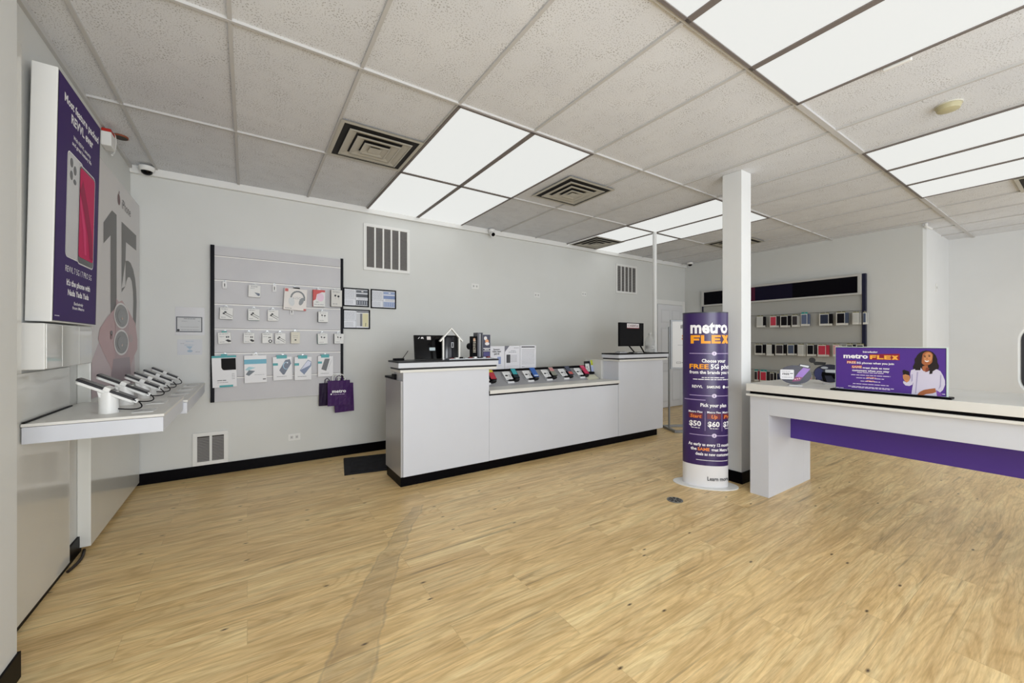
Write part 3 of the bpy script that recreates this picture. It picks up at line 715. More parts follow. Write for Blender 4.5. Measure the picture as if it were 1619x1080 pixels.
def accessory(name, label, cat, x0, x1, z0, z1, kind, d=0.035, tilt=0.0, hanger=None, grp='small accessory boxes on the slatboard', edge=None, body=WB, dep=0.030):
    W = x1-x0; Hh = z1-z0
    t = thing(name, label, cat, ((x0+x1)/2, FY-0.010, z0), group=grp); t.rotation_euler = (0, R(tilt), 0)
    b = MB(); b.box(-W/2, W/2, -dep, 0, 0, Hh, body)
    if edge: b.box(-W/2-0.0015, -W/2, -dep-0.0005, 0.001, 0.001, Hh-0.001, edge); b.box(-W/2, W/2, -dep, 0, -0.002, 0.0, edge)
    bod = b.build('box_body', t, bevel=0.0015)
    g_ = MB(); F = Face(g_, (0, -dep, 0), (1, 0, 0), (0, 0, 1))
    if kind == 'cable':
        F.line(-W*0.15, Hh*0.62, W*0.48, Hh*0.30, Hh*0.035, INK); F.line(-W*0.25, Hh*0.5, W*0.42, Hh*0.14, Hh*0.035, INK)
        F.oval(-W*0.08, Hh*0.62, W*0.10, Hh*0.07, INK, 2); F.oval(-W*0.20, Hh*0.5, W*0.09, Hh*0.07, INK, 2)
        F.greek(-W*0.40, -W*0.05, Hh*0.14, Hh*0.06, INKG); F.greek(-W*0.4, W*0.1, Hh*0.86, Hh*0.06, INKG)
    elif kind == 'charger':
        F.poly([(W*0.05, Hh*0.30), (W*0.25, Hh*0.38), (W*0.48, Hh*0.26), (W*0.48, Hh*0.16), (W*0.30, Hh*0.12)], INK, 2)
        F.rect(W*0.12, Hh*0.52, W*0.22, Hh*0.66, INK); F.rect(W*0.27, Hh*0.52, W*0.36, Hh*0.66, INK)
        F.greek(-W*0.38, 0, Hh*0.62, Hh*0.05, INKG); F.greek(-W*0.38, W*0.02, Hh*0.14, Hh*0.05, INKG); F.greek(-W*0.38, W*0.3, Hh*0.85, Hh*0.07, INKG)
    elif kind == 'coil':
        F.oval(W*0.27, Hh*0.2, W*0.18, Hh*0.17, INK, 1); F.oval(W*0.27, Hh*0.2, W*0.09, Hh*0.09, WB, 2)
        F.rect(W*0.1, Hh*0.5, W*0.2, Hh*0.62, INK); F.rect(W*0.24, Hh*0.5, W*0.33, Hh*0.62, INK); F.greek(-W*0.4, W*0.0, Hh*0.62, Hh*0.05, INKG); F.greek(-W*0.4, W*0.3, Hh*0.85, Hh*0.07, INKG)
    elif kind == 'buds':
        F.oval(-W*0.12, Hh*0.66, W*0.09, Hh*0.06, INK, 1, rot=-0.5); F.oval(W*0.17, Hh*0.62, W*0.10, Hh*0.06, INK, 1, rot=0.4)
        F.line(-W*0.1, Hh*0.6, -W*0.08, Hh*0.42, 0.002, INKG); F.line(W*0.18, Hh*0.56, W*0.17, Hh*0.4, 0.002, INKG)
        F.greek(-W*0.36, W*0.1, Hh*0.14, Hh*0.06, INKG); F.greek(-W*0.36, W*0.3, Hh*0.86, Hh*0.05, INKG)
    elif kind == 'block':
        F.poly([(W*0.0, Hh*0.40), (W*0.45, Hh*0.34), (W*0.45, Hh*0.16), (W*0.32, Hh*0.12)], M('#5b6275', 0.4), 1); F.greek(-W*0.3, W*0.25, Hh*0.86, Hh*0.07, INKG); F.greek(-W*0.35, W*0.0, Hh*0.72, Hh*0.05, INKG)
    elif kind == 'card':
        F.rect(-W*0.10, Hh*0.26, W*0.10, Hh*0.36, INK); F.greek(-W*0.3, W*0.3, Hh*0.66, Hh*0.04, INKG); F.greek(-W*0.25, W*0.25, Hh*0.5, Hh*0.04, INKG)
    g_.build('box_print', bod)
    hc = MB(); hc.box(-W*0.20, W*0.20, -dep*0.6, -dep*0.4, Hh, Hh+0.014, hanger or M('#c4c6c6', 0.3)); hc.build('hang_tab', t)
    hook((x0+x1)/2, z1+0.012, 0.035)
    return t
accessory('charger_box', 'white box with a small blue-grey gadget, alone left on the second rail', 'accessory box', 0.007, 0.108, 1.727, 1.845, 'block', tilt=2)
# headphone box
t = thing('headphone_box', 'large square white box picturing grey over-ear headphones, tilted', 'headphone box', (0.413, FY-0.01, 1.612)); t.rotation_euler = (0, R(3), 0)
b = MB(); b.box(-0.105, 0.105, -0.045, 0, 0, 0.225, M('#ddd8d4', 0.4)); bod = b.build('box_body', t, bevel=0.002)
g_ = MB(); F = Face(g_, (0, -0.045, 0), (1, 0, 0), (0, 0, 1))
F.rect(-0.1, 0.188, -0.07, 0.218, M('#b8453f', 0.4)); F.rect(0.08, 0.0, 0.104, 0.02, M('#b8453f', 0.4)); F.greek(-0.09, -0.03, 0.015, 0.006, INK)
pts = []
for k in range(13): a = R(200-k*18); pts.append((0.02+0.062*math.cos(a), 0.125+0.072*math.sin(a)))
for q in range(12): F.line(*pts[q], *pts[q+1], 0.016, M('#6c7074', 0.4), 1)
F.oval(-0.035, 0.085, 0.028, 0.045, M('#c9ccce', 0.4), 2, rot=0.2); F.oval(0.055, 0.095, 0.02, 0.042, M('#7f8386', 0.4), 2, rot=-0.3)
F.text('625C', 0.012, 0.115, 0.024, M('#a4a6aa', 0.4), bold=0.0, l=2); g_.build('box_print', bod)
b = MB(); b.box(-0.022, 0.036, -0.026, -0.016, 0.225, 0.240, BLACK); b.build('hang_tab', t); hook(0.417, 1.864, 0.04)
# red package
t = thing('gadget_box', 'red and white package with a round pink window right of the headphone box', 'accessory box', (0.640, FY-0.01, 1.660))
b = MB(); b.box(-0.055, 0.060, -0.05, 0, 0, 0.065, M('#dadad8', 0.4)); b.box(-0.055, 0.060, -0.05, 0, 0.065, 0.178, M('#dcdbdc', 0.4)); b.box(-0.0565, -0.055, -0.0505, 0, 0.0, 0.18, M('#c23430', 0.4)); bod = b.build('box_body', t, bevel=0.0015)
g_ = MB(); F = Face(g_, (0, -0.05, 0), (1, 0, 0), (0, 0, 1)); F.poly([(-0.055, 0.06), (-0.03, 0.075), (-0.02, 0.13), (0.03, 0.155), (0.06, 0.155), (0.06, 0.178), (-0.055, 0.178)], M('#c23430', 0.4))
F.oval(0.015, 0.10, 0.034, 0.045, M('#dfc0d2', 0.4), 2); F.greek(-0.045, 0.05, 0.02, 0.008, INKG); F.greek(-0.03, 0.0, 0.045, 0.006, INK); g_.build('box_print', bod)
b = MB(); b.box(-0.012, 0.018, -0.028, -0.022, 0.178, 0.195, PAPER); b.build('hang_tab', t); hook(0.642, 1.858, 0.04)
t = accessory('earbud_box', 'tall grey-white earbud box overlapping the right rail, second rail', 'accessory box', 0.762, 0.872, 1.668, 1.850, 'buds', edge=M('#55504d', 0.5), body=M('#cdcbc6', 0.4), dep=0.045)
# row 2
e1 = M('#2e3a3c', 0.4)
accessory('cable_box', 'white cable box with a dark slot along its foot, leftmost of the third rail', 'accessory box', -0.221, -0.119, 1.500, 1.610, 'cable', tilt=2, edge=e1)
accessory('cable_box', 'teal-edged white cable box, second on the third rail', 'accessory box', 0.007, 0.102, 1.496, 1.608, 'cable', edge=M('#2b6f6c', 0.4))
accessory('cable_box', 'white cable box, third on the third rail below the empty hook tag', 'accessory box', 0.172, 0.267, 1.494, 1.606, 'cable')
accessory('earbud_box', 'white earbud box alone at right on the third rail under the red package', 'accessory box', 0.635, 0.730, 1.494, 1.606, 'buds', edge=e1, dep=0.045)
# row 3
accessory('charger_box', 'white charger box with teal top, leftmost of the fourth rail', 'accessory box', -0.230, -0.129, 1.264, 1.372, 'charger', tilt=-3, hanger=TEAL)
accessory('charger_box', 'white charger box second from left on the fourth rail', 'accessory box', -0.031, 0.059, 1.270, 1.370, 'charger')
accessory('cable_box', 'white box picturing a coiled cable, third on the fourth rail', 'accessory box', 0.125, 0.215, 1.268, 1.370, 'coil')
accessory('cable_box', 'white cable box, fourth on the fourth rail beside the coiled cable box', 'accessory box', 0.236, 0.328, 1.262, 1.370, 'cable')
accessory('adapter_box', 'cream card box with a small black adapter, middle of the fourth rail', 'accessory box', 0.378, 0.460, 1.264, 1.384, 'card', body=M('#d9d5c6', 0.5), dep=0.045)
accessory('earbud_box', 'green-edged earbud box on the fourth rail, left of the last one', 'accessory box', 0.632, 0.728, 1.260, 1.370, 'buds', edge=M('#3b7a70', 0.4), dep=0.04, tilt=-1.5)
accessory('earbud_box', 'earbud box overlapping the right rail on the fourth rail', 'accessory box', 0.795, 0.890, 1.262, 1.370, 'buds', edge=e1, dep=0.04)
# row 4: screen protector packs
def sp_pack(label, x0, x1, z0, z1, kind, tilt=0.0):
    W = x1-x0; Hh = z1-z0
    t = thing('protector_pack', label, 'screen protector pack', ((x0+x1)/2, FY-0.012, z0), group='large white packs on the lowest slat rail'); t.rotation_euler = (0, R(tilt), 0)
    b = MB(); b.box(-W/2, W/2, -0.022, 0, 0, Hh-0.012, M('#dddde0', 0.35)); bod = b.build('pack_body', t, bevel=0.001)
    g_ = MB(); F = Face(g_, (0, -0.022, 0), (1, 0, 0), (0, 0, 1)); TL = M('#2a9aa0', 0.4)
    if kind == 0:
        F.rect(-W/2, Hh*0.90, W*0.5, Hh-0.012, TL, 1); F.poly([(-W*0.12, Hh*0.88), (W*0.48, Hh*0.88), (W*0.48, Hh*0.52), (-W*0.02, Hh*0.52), (-W*0.08, Hh*0.54), (-W*0.12, Hh*0.60)], M('#040305', 0.4, spec=0.08), 2)
        F.rect(-W*0.22, 0.0, W*0.34, Hh*0.06, TL, 1); F.greek(-W*0.3, W*0.06, Hh*0.20, Hh*0.03, INK); F.greek(-W*0.3, W*0.15, Hh*0.14, Hh*0.02, INKG)
        for k in range(4): F.greek(W*0.3, W*0.42, Hh*(0.24+0.05*k), Hh*0.02, INKG)
    elif kind == 1:
        F.rect(-W/2, Hh*0.66, W/2, Hh*0.82, M('#58a5bf', 0.4)); F.poly([(-W*0.44, Hh*0.30), (-W*0.30, Hh*0.45), (-W*0.02, Hh*0.41), (-W*0.30, Hh*0.25)], M('#31404a', 0.3), 2)
        F.poly([(-W*0.48, Hh*0.46), (-W*0.30, Hh*0.57), (0, Hh*0.53), (-W*0.32, Hh*0.44)], M('#8fbcc6', 0.3), 2); F.greek(-W*0.05, W*0.42, Hh*0.27, Hh*0.02, INKG); F.rect(W*0.32, Hh*0.10, W*0.46, Hh*0.13, INK)
    else:
        F.rect(-W/2, Hh*0.60, -W*0.24, Hh*0.70, TL); F.greek(-W*0.32, W*0.22, Hh*0.14, Hh*0.02, INK)
        if kind == 2:
            F.poly([(-W*0.18, Hh*0.40), (W*0.16, Hh*0.82), (W*0.40, Hh*0.84), (W*0.46, Hh*0.66), (W*0.08, Hh*0.22), (-W*0.0, Hh*0.22)], M('#243553', 0.3), 2)
            F.oval(W*0.18, Hh*0.58, W*0.16, Hh*0.15, M('#7fb0cd', 0.3), 3); F.oval(W*0.20, Hh*0.58, W*0.14, Hh*0.13, M('#243553', 0.3), 4); F.oval(W*0.26, Hh*0.70, W*0.04, Hh*0.03, M('#cfd8e6', 0.3), 5)
        elif kind == 3:
            F.poly([(-W*0.20, Hh*0.40), (W*0.28, Hh*0.83), (W*0.48, Hh*0.76), (W*0.48, Hh*0.58), (W*0.06, Hh*0.22)], M('#4c5f86', 0.3), 2); F.poly([(-W*0.15, Hh*0.42), (W*0.28, Hh*0.80), (W*0.46, Hh*0.74), (W*0.40, Hh*0.60)], M('#c3c6db', 0.3), 3)
        else:
            F.poly([(-W*0.28, Hh*0.34), (-W*0.05, Hh*0.82), (W*0.28, Hh*0.82), (W*0.04, Hh*0.26)], M('#27292e', 0.3), 2); F.line(W*0.15, Hh*0.32, W*0.40, Hh*0.75, 0.002, INKG, 1)
    g_.build('pack_print', bod)
    b = MB(); 
    if kind in (2, 3, 4): b.box(-W*0.30, W*0.24, -0.024, 0.002, Hh-0.030, Hh+0.004, TL)
    else: b.box(-W*0.12, W*0.12, -0.012, -0.006, Hh-0.012, Hh+0.004, M('#2a9aa0', 0.4) if kind == 0 else PAPER)
    b.build('hang_tab', t); hook((x0+x1)/2, z1+0.002, 0.035)
sp_pack('white pack with teal top and black window, over the left rail', -0.275, -0.083, 0.845, 1.160, 0, -1.5)
sp_pack('white pack with a light blue band, second on the lowest rail', -0.022, 0.165, 0.874, 1.158, 1, -1)
sp_pack('white pack picturing a navy phone with a ring, third on the lowest rail', 0.222, 0.392, 0.888, 1.140, 2, -1.5)
sp_pack('white pack picturing a pale blue tilted phone, fourth on the lowest rail', 0.412, 0.572, 0.878, 1.134, 3)
sp_pack('narrower white pack picturing a black phone, last on the lowest rail', 0.634, 0.785, 0.905, 1.140, 4)

# purple shopping bags hanging from a white ring
t = thing('bag_hanger', 'white bag hanger loop at the lower right corner of the slatboard', 'hanger', (0.84, FY, 0.90))
b = MB()
for dx in (-0.035, 0.03):
    pts = [(dx+0.032*math.cos(R(a)), -0.02-0.05*(a/300), -0.02+0.04*math.sin(R(a))) for a in range(0, 361, 24)]; b.tube(pts, 0.006, PLW, 8)
b.box(-0.03, 0.03, -0.012, 0.0, -0.02, 0.03, PLW); b.build('loop', t)
BAGP = M('#3d1256', 0.5, spec=0.25); BAGD = M('#200a30', 0.5, spec=0.2)
def bag(label, x0, x1, z0, z1, y, m, front=False, tilt=0):
    t = thing('shopping_bag', label, 'shopping bag', ((x0+x1)/2, y, z0), group='purple bags under the slatboard'); t.rotation_euler = (0, R(tilt), 0)
    W = x1-x0; Hh = z1-z0
    b = MB(); n = 6; vs = []; fs = []
    for j in range(n+1):
        for i in range(n+1):
            x = -W/2+W*i/n; z = Hh*j/n; vs.append((x, -0.022-0.004*math.sin(i*1.3+j*0.7), z))
    for j in range(n):
        for i in range(n): q = j*(n+1)+i; fs.append((q, q+1, q+n+2, q+n+1))
    b.add(vs, fs, m); b.box(-W/2+0.001, W/2-0.001, -0.010, 0, 0, Hh, m); bod = b.build('bag_body', t)
    b = MB(); pts = [(-W*0.15+0.0, -0.02, Hh-0.005), (-W*0.13, -0.02, Hh+0.035), (0, -0.02, Hh+0.055), (W*0.13, -0.02, Hh+0.035), (W*0.15, -0.02, Hh-0.005)]; b.tube(pts, 0.004, m, 6); b.build('handle', t)
    if front:
        b = MB(); F = Face(b, (0, -0.030, 0), (1, 0, 0), (0, 0, 1)); F.text('metro', -0.0, Hh*0.52, 0.036, TXT, w=W*0.62, bold=0.03); F.greek(-W*0.26, W*0.26, Hh*0.44, 0.010, M('#b7a3c6', 0.5)); F.oval(-W*0.35, Hh*0.47, 0.008, 0.008, TXT)
        b.build('printed_logo', bod)
bag('dark purple folded bag behind at left of the front bag', 0.645, 0.80, 0.585, 0.83, FY-0.003, BAGD, tilt=1)
bag('purple bag hanging lowest, showing right of and below the front bag', 0.80, 1.00, 0.505, 0.82, FY-0.030, BAGP, tilt=-1.5)
bag('front purple bag with white printed word', 0.722, 0.95, 0.585, 0.858, FY-0.062, BAGP, True)

# framed notices and taped papers
def frame(label, x0, x1, z0, z1, kind):
    t = thing('framed_notice', label, 'framed notice', ((x0+x1)/2, YB, z0), group='black framed notices beside the slatboard')
    W = x1-x0; Hh = z1-z0; e = 0.013; f = MB()
    for a in ((-W/2, W/2, 0, e), (-W/2, W/2, Hh-e, Hh), (-W/2, -W/2+e, e, Hh-e), (W/2-e, W/2, e, Hh-e)): f.box(a[0], a[1], -0.016, 0, a[2], a[3], BLACK)
    f.build('frame', t, bevel=0.0015)
    f = MB(); f.box(-W/2+e, W/2-e, -0.006, -0.001, e, Hh-e, M('#dfe1e8', 0.3)); F = Face(f, (0, -0.006, 0), (1, 0, 0), (0, 0, 1))
    cols = {0: (M('#5a5f68', 0.4), M('#3f434b', 0.4)), 1: (M('#8fa0c6', 0.4), M('#7488b5', 0.4)), 2: (M('#d8d2a8', 0.4), M('#c9c08e', 0.4))}[kind]
    F.line(-W*0.02, e, -W*0.02, Hh-e, 0.003, INKG); F.line(-W/2+e, Hh*0.42, -W*0.02, Hh*0.42, 0.003, INKG)
    for k in range(7): F.greek(-W*0.44, -W*0.06, Hh*(0.48+0.06*k), Hh*0.028, INKG)
    for k in range(4): F.greek(-W*0.42, -W*0.12, Hh*(0.14+0.06*k), Hh*0.024, INKG)
    if kind < 2:
        F.rect(0.0, Hh*0.76, W*0.46, Hh*0.90, cols[0]); F.rect(0.0, Hh*0.52, W*0.46, Hh*0.70, cols[1], 1); F.rect(0.0, Hh*0.10, W*0.46, Hh*0.36, cols[0])
        F.rect(W*0.2, Hh*0.81, W*0.28, Hh*0.86, PAPER, 2)
        for k in range(5): F.greek(0.02, W*0.42, Hh*(0.40+0.03*k), Hh*0.014, INKG)
        for k in range(5): F.line(W*(0.05+0.09*k), Hh*0.14, W*(0.05+0.09*k), Hh*0.32, 0.006, M('#b8bccb', 0.5), 2)
    else:
        F.rect(0.0, Hh*0.86, W*0.46, Hh*0.91, INK); F.rect(0.0, Hh*0.14, W*0.13, Hh*0.80, M('#c6c7cb', 0.4)); F.rect(W*0.13, Hh*0.14, W*0.21, Hh*0.80, M('#6b6c72', 0.4), 1); F.rect(W*0.22, Hh*0.10, W*0.44, Hh*0.82, cols[0])
        F.line(W*0.33, Hh*0.14, W*0.34, Hh*0.32, 0.006, INK, 2)
        for k in range(5): F.greek(W*0.24, W*0.42, Hh*(0.40+0.07*k), Hh*0.02, cols[1])
    f.build('notice_sheet', t)
frame('black framed notice with dark blocks, upper left beside the slatboard', 0.900, 1.182, 1.684, 1.896, 0)
frame('black framed notice with blue blocks, upper right of the three', 1.202, 1.500, 1.676, 1.900, 1)
frame('black framed notice with a yellow column, the lower one', 0.896, 1.194, 1.430, 1.652, 2)
t = thing('certificate', 'certificate with dark border taped in a clear sleeve left of the slatboard', 'certificate', (-0.449, YB, 1.345))
b = MB(); b.box(-0.108, 0.108, -0.003, 0, 0, 0.262, M('#cdcdd0', 0.25)); b.build('plastic_sleeve', t)
b = MB(); b.box(-0.100, 0.092, -0.005, -0.003, 0.028, 0.172, M('#c6c8ca', 0.5)); F = Face(b, (0, -0.005, 0), (1, 0, 0), (0, 0, 1)); DB = M('#4e5158', 0.5)
for r_ in ((-0.100, 0.164, 0.092, 0.172), (-0.100, 0.028, 0.092, 0.036), (-0.100, 0.036, -0.092, 0.164), (0.084, 0.036, 0.092, 0.164)): F.rect(*r_, DB)
F.greek(-0.045, 0.04, 0.152, 0.006, INK); F.greek(-0.06, -0.02, 0.128, 0.005, INKG); F.greek(0.06, 0.075, 0.13, 0.005, INKG); F.greek(-0.07, 0.065, 0.075, 0.004, INKG); F.oval(-0.084, 0.046, 0.010, 0.010, INK, 2); F.greek(-0.065, 0.07, 0.048, 0.005, INKG); b.build('certificate_sheet', t)
t = thing('notice_paper', 'pale blue-printed paper taped below the certificate', 'paper', (-0.449, YB, 1.160))
b = MB(); b.box(-0.092, 0.092, -0.003, 0, 0, 0.145, M('#c9cbd0', 0.4)); F = Face(b, (0, -0.003, 0), (1, 0, 0), (0, 0, 1)); BL = M('#9db2c4', 0.5)
F.greek(-0.03, 0.03, 0.125, 0.006, BL); F.greek(-0.07, -0.04, 0.105, 0.004, INKG); F.greek(-0.04, 0.03, 0.09, 0.007, BL); F.poly([(-0.03, 0.08), (0.02, 0.08), (0.0, 0.05)], BL); F.greek(0.04, 0.075, 0.025, 0.005, INKG); F.oval(0.0, 0.035, 0.02, 0.012, BL); b.build('paper_sheet', t)

# ------------------------------------------------------------------ sales counter
ct = thing('sales_counter', 'long white sales counter with two raised ends and a low phone display between', 'counter', (2.93, 3.6, 0))
co = ct.location
def cb(name, boxes, bevel=0.0015):
    b = MB(co)
    for bx_ in boxes: b.box(*bx_)
    return b.build(name, ct, bevel=bevel)
cb('kick_plate', [(1.125, 4.70, 3.462, 3.88, 0.0, 0.09, BASEB)])
cb('left_cabinet', [(1.140, 2.012, 3.440, 3.70, 0.09, 1.02, WHITE), (1.140, 2.012, 3.70, 3.90, 0.09, 0.93, WHITE)])
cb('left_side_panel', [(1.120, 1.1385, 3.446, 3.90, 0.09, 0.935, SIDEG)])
cb('desk_notch', [(1.117, 1.30, 3.705, 3.92, 0.936, 0.956, BLACK), (1.117, 1.137, 3.62, 3.70, 0.936, 0.985, BLACK)])
cb('front_panel', [(2.016, 3.900, 3.444, 3.47, 0.09, 0.742, WHITE)])
cb('right_cabinet', [(3.902, 4.800, 3.440, 3.70, 0.09, 1.045, WHITE)])
# low section: slab, dark reveal, slope, ledge
cb('low_body', [(2.016, 3.900, 3.47, 4.08, 0.09, 0.742, CREAM)])
cb('low_reveal', [(2.014, 3.902, 3.436, 3.50, 0.743, 0.7615, BLACK)])
b = MB(co)
prof = [(3.425, 0.758), (3.425, 0.790), (3.70, 0.790), (4.0, 0.940), (4.0, 0.758)]
b.prism([(2.013, y, z) for y, z in prof], (1.889, 0, 0), M('#98989c', 0.3)); b.build('sloped_display_panel', ct)
cb('low_front_edge', [(2.013, 3.902, 3.420, 3.70, 0.762, 0.796, CREAM)])
cb('back_ledge', [(2.013, 3.902, 3.985, 4.08, 0.905, 0.955, BLACK)])
cb('right_tower_side', [(3.862, 3.902, 3.70, 3.98, 0.09, 1.045, CREAM)])
def towertop(x0, x1, zt, y1, m1=DGREY):
    cb('counter_top', [(x0, x1, 3.405, y1, zt-0.015, zt, m1)], 0.001)
    cb('top_band', [(x0+0.003, x1-0.003, 3.408, y1-0.003, zt-0.060, zt-0.0155, WHITE)])
    cb('top_reveal', [(x0+0.018, x1-0.018, 3.418, y1-0.01, zt-0.077, zt-0.0605, DGREY)], 0)
    cb('lower_band', [(x0+0.020, x1-0.020, 3.415, y1-0.01, zt-0.100, zt-0.0775, CREAM)])
towertop(1.085, 2.105, 1.112, 3.70)
towertop(3.870, 4.885, 1.133, 3.70, BLACK)

# counter-top things (left end)
ZT1, ZT2 = 1.112, 1.133
t = thing('touch_display', 'wide black glossy display leaning back on the left counter end', 'screen', (1.545, 3.615, ZT1)); t.rotation_euler = (R(-8), 0, 0)
b = MB(); b.box(-0.235, 0.235, -0.008, 0.014, 0.004, 0.235, GLOSSK); bod = b.build('screen_body', t, bevel=0.002)
b = MB(); F = Face(b, (0, -0.008, 0), (1, 0, 0), (0, 0, 1)); F.text('/ R', -0.17, 0.200, 0.016, TXT, w=0.06, bold=0.03, it=0.3); F.rrect(-0.09, 0.085, -0.03, 0.115, 0.005, M('#b8c6cc', 0.4)); F.rrect(-0.11, 0.19, -0.07, 0.222, 0.003, M('#cfc9c8', 0.4)); b.build('stickers', bod)
t = thing('hotspot_display', 'black curved router display standing inside a white house-shaped frame', 'display device', (1.615, 3.545, ZT1))
b = MB(); b.lathe([(0.062, 0.012), (0.062, 0.21), (0.056, 0.216)], M('#191a22', 0.2), 32, 1.0, 0.55); b.build('device_body', t, smooth=True)
b = MB(); b.box(0.018, 0.042, -0.037, -0.030, 0.115, 0.165, M('#b9bcc4', 0.3)); b.box(0.023, 0.037, -0.0375, -0.033, 0.12, 0.16, GLOSSK); b.build('device_badge', t)
b = MB(); b.box(-0.066, 0.066, -0.04, 0.04, 0, 0.012, M('#6b6c70', 0.3, 0.6)); b.build('device_base', t, bevel=0.002)
t = thing('house_frame', 'white house-shaped frame standing around the black device', 'display frame', (1.618, 3.480, ZT1))
b = MB()
for x in (-0.083, 0.083): b.box(x-0.007, x+0.007, -0.01, 0.01, 0, 0.205, PLW)
b.build('upright', t)
for s_ in (-1, 1):
    b = MB(); b.prism([(s_*0.0, -0.012, 0.290), (s_*0.0, -0.012, 0.304), (s_*0.122, -0.012, 0.178), (s_*0.112, -0.012, 0.170)], (0, 0.024, 0), PLW); b.build('roof_bar', t)
t = thing('silver_tray', 'silver tray of small parts lying along the left counter end', 'tray', (1.80, 3.470, ZT1))
b = MB(); b.box(-0.22, 0.27, -0.03, 0.025, 0, 0.010, METAL); 
for k in range(9): b.box(-0.2+0.05*k, -0.17+0.05*k, -0.022, 0.01, 0.010, 0.016+0.004*(k % 3), (M('#7c2a2a', 0.4), PLW, BLACK, METAL)[k % 4])
b.build('tray_body', t, bevel=0.001)
t = thing('flyer_holder', 'upright holder of dark flyers at the right of the left counter end', 'flyer holder', (1.965, 3.56, ZT1))
b = MB(); b.box(-0.105, 0.115, -0.055, 0.055, 0, 0.012, M('#55565a', 0.4)); b.build('holder_base', t, bevel=0.002)
b = MB(); b.box(-0.040, 0.020, -0.045, 0.05, 0.012, 0.262, M('#4b4c56', 0.25)); b.box(-0.018, -0.012, -0.048, -0.044, 0.012, 0.25, M('#c9cbd0', 0.2)); b.box(0.0, 0.006, -0.048, -0.044, 0.012, 0.26, BLACK); b.build('clear_center', t, bevel=0.004)
b = MB(); b.box(-0.098, -0.042, -0.03, 0.02, 0.012, 0.225, BLACK); F = Face(b, (0, -0.03, 0), (1, 0, 0), (0, 0, 1))
for k in range(9): F.greek(-0.085, -0.055, 0.065+0.016*k, 0.010, M('#cfc7b8', 0.5))
F.oval(-0.072, 0.19, 0.012, 0.018, M('#b5764d', 0.4)); b.build('left_flyer', t)
b = MB(); b.box(0.022, 0.108, -0.04, 0.03, 0.012, 0.242, M('#2b2b44', 0.3)); F = Face(b, (0, -0.04, 0), (1, 0, 0), (0, 0, 1))
F.oval(0.052, 0.205, 0.018, 0.020, M('#d9d6d8', 0.4)); F.oval(0.068, 0.175, 0.02, 0.02, M('#d79b72', 0.4), 2); F.oval(0.07, 0.15, 0.026, 0.016, M('#dcd9dd', 0.4), 3); F.rect(0.026, 0.100, 0.104, 0.106, TXT); F.greek(0.04, 0.09, 0.088, 0.009, TXT); F.rect(0.026, 0.075, 0.104, 0.079, TXT); F.rect(0.03, 0.02, 0.10, 0.065, M('#3a3572', 0.3)); b.build('right_flyer', t)
b = MB(); b.cyl((-0.10, -0.02, 0.125), (-0.10, 0.02, 0.125), 0.034, 0.034, BLACK, 20); b.build('round_knob', t)
t = thing('stylus_base', 'small black block with a slanted stylus at the left tip of the counter', 'stylus holder', (1.150, 3.60, ZT1))
b = MB(); b.box(-0.045, 0.045, -0.03, 0.03, 0, 0.020, BLACK); b.build('base', t, bevel=0.004)
b = MB(); b.cyl((0.035, 0, 0.012), (0.095, 0.02, 0.085), 0.003, 0.003, BLACK, 8); b.build('stylus', t)

# right end: monitor, keyboard, bottle
t = thing('monitor', 'black monitor with a white and red label on the right counter end', 'monitor', (4.33, 3.60, ZT2))
b = MB(); b.box(-0.245, 0.245, -0.015, 0.012, 0.088, 0.405, BLACK); bod = b.build('screen_body', t, bevel=0.003)
b = MB(); F = Face(b, (0, -0.0152, 0), (1, 0, 0), (0, 0, 1)); F.rect(-0.238, 0.095, 0.238, 0.398, M('#07070c', 0.2, spec=0.12)); F.rect(-0.10, 0.335, 0.145, 0.395, M('#dad5d8', 0.4), 2); F.rect(-0.10, 0.330, 0.145, 0.337, M('#9c3240', 0.4), 3); F.text('C AGENT #', 0.02, 0.352, 0.026, M('#6b3f48', 0.5), w=0.2, bold=0.02, l=3)
b.build('screen_face', bod)
b = MB(); b.prism([(-0.06, -0.02, 0.088), (-0.04, -0.02, 0.088), (0.02, -0.055, 0.006), (0.0, -0.055, 0.006)], (0, 0.012, 0), BLACK); b.prism([(0.17, -0.02, 0.088), (0.19, -0.02, 0.088), (0.215, -0.055, 0.006), (0.195, -0.055, 0.006)], (0, 0.012, 0), BLACK)
b.box(-0.01, 0.225, -0.075, 0.03, 0, 0.008, BLACK); b.build('stand', t)
t = thing('card_terminal', 'flat grey card terminal lying at the left of the right counter end', 'card terminal', (4.02, 3.50, ZT2))
b = MB(); b.box(-0.07, 0.07, -0.04, 0.04, 0, 0.020, M('#b4b4b6', 0.35)); b.build('terminal_body', t, bevel=0.005)
b = MB(); b.box(-0.05, 0.03, -0.03, 0.03, 0.0202, 0.024, M('#5e6065', 0.3)); b.build('keypad', t)
t = thing('pen_tray', 'small white pad lying in front of the monitor', 'pad', (4.31, 3.46, ZT2))
b = MB(); b.box(-0.06, 0.06, -0.03, 0.03, 0, 0.007, PLW); b.build('pad_body', t); b = MB(); b.cyl((-0.05, 0.0, 0.0105), (0.03, 0.01, 0.0105), 0.0032, 0.0032, INK, 8); b.build('pen', t)
t = thing('plastic_bottle', 'clear plastic bottle of sanitizer right of the monitor', 'bottle', (4.66, 3.55, ZT2))
def haze_mat():
    m, tt, b_ = nodes('milky_clear_plastic'); b_.inputs['Base Color'].default_value = lin('#d9dbdc'); b_.inputs['Roughness'].default_value = 0.15
    b_.inputs['Alpha'].default_value = 0.38; return m
HZ = haze_mat()
b = MB(); b.lathe([(0.062, 0), (0.066, 0.02), (0.066, 0.15), (0.056, 0.19), (0.03, 0.225), (0.018, 0.235), (0.018, 0.25)], HZ, 28); b.build('bottle_body', t, smooth=True)
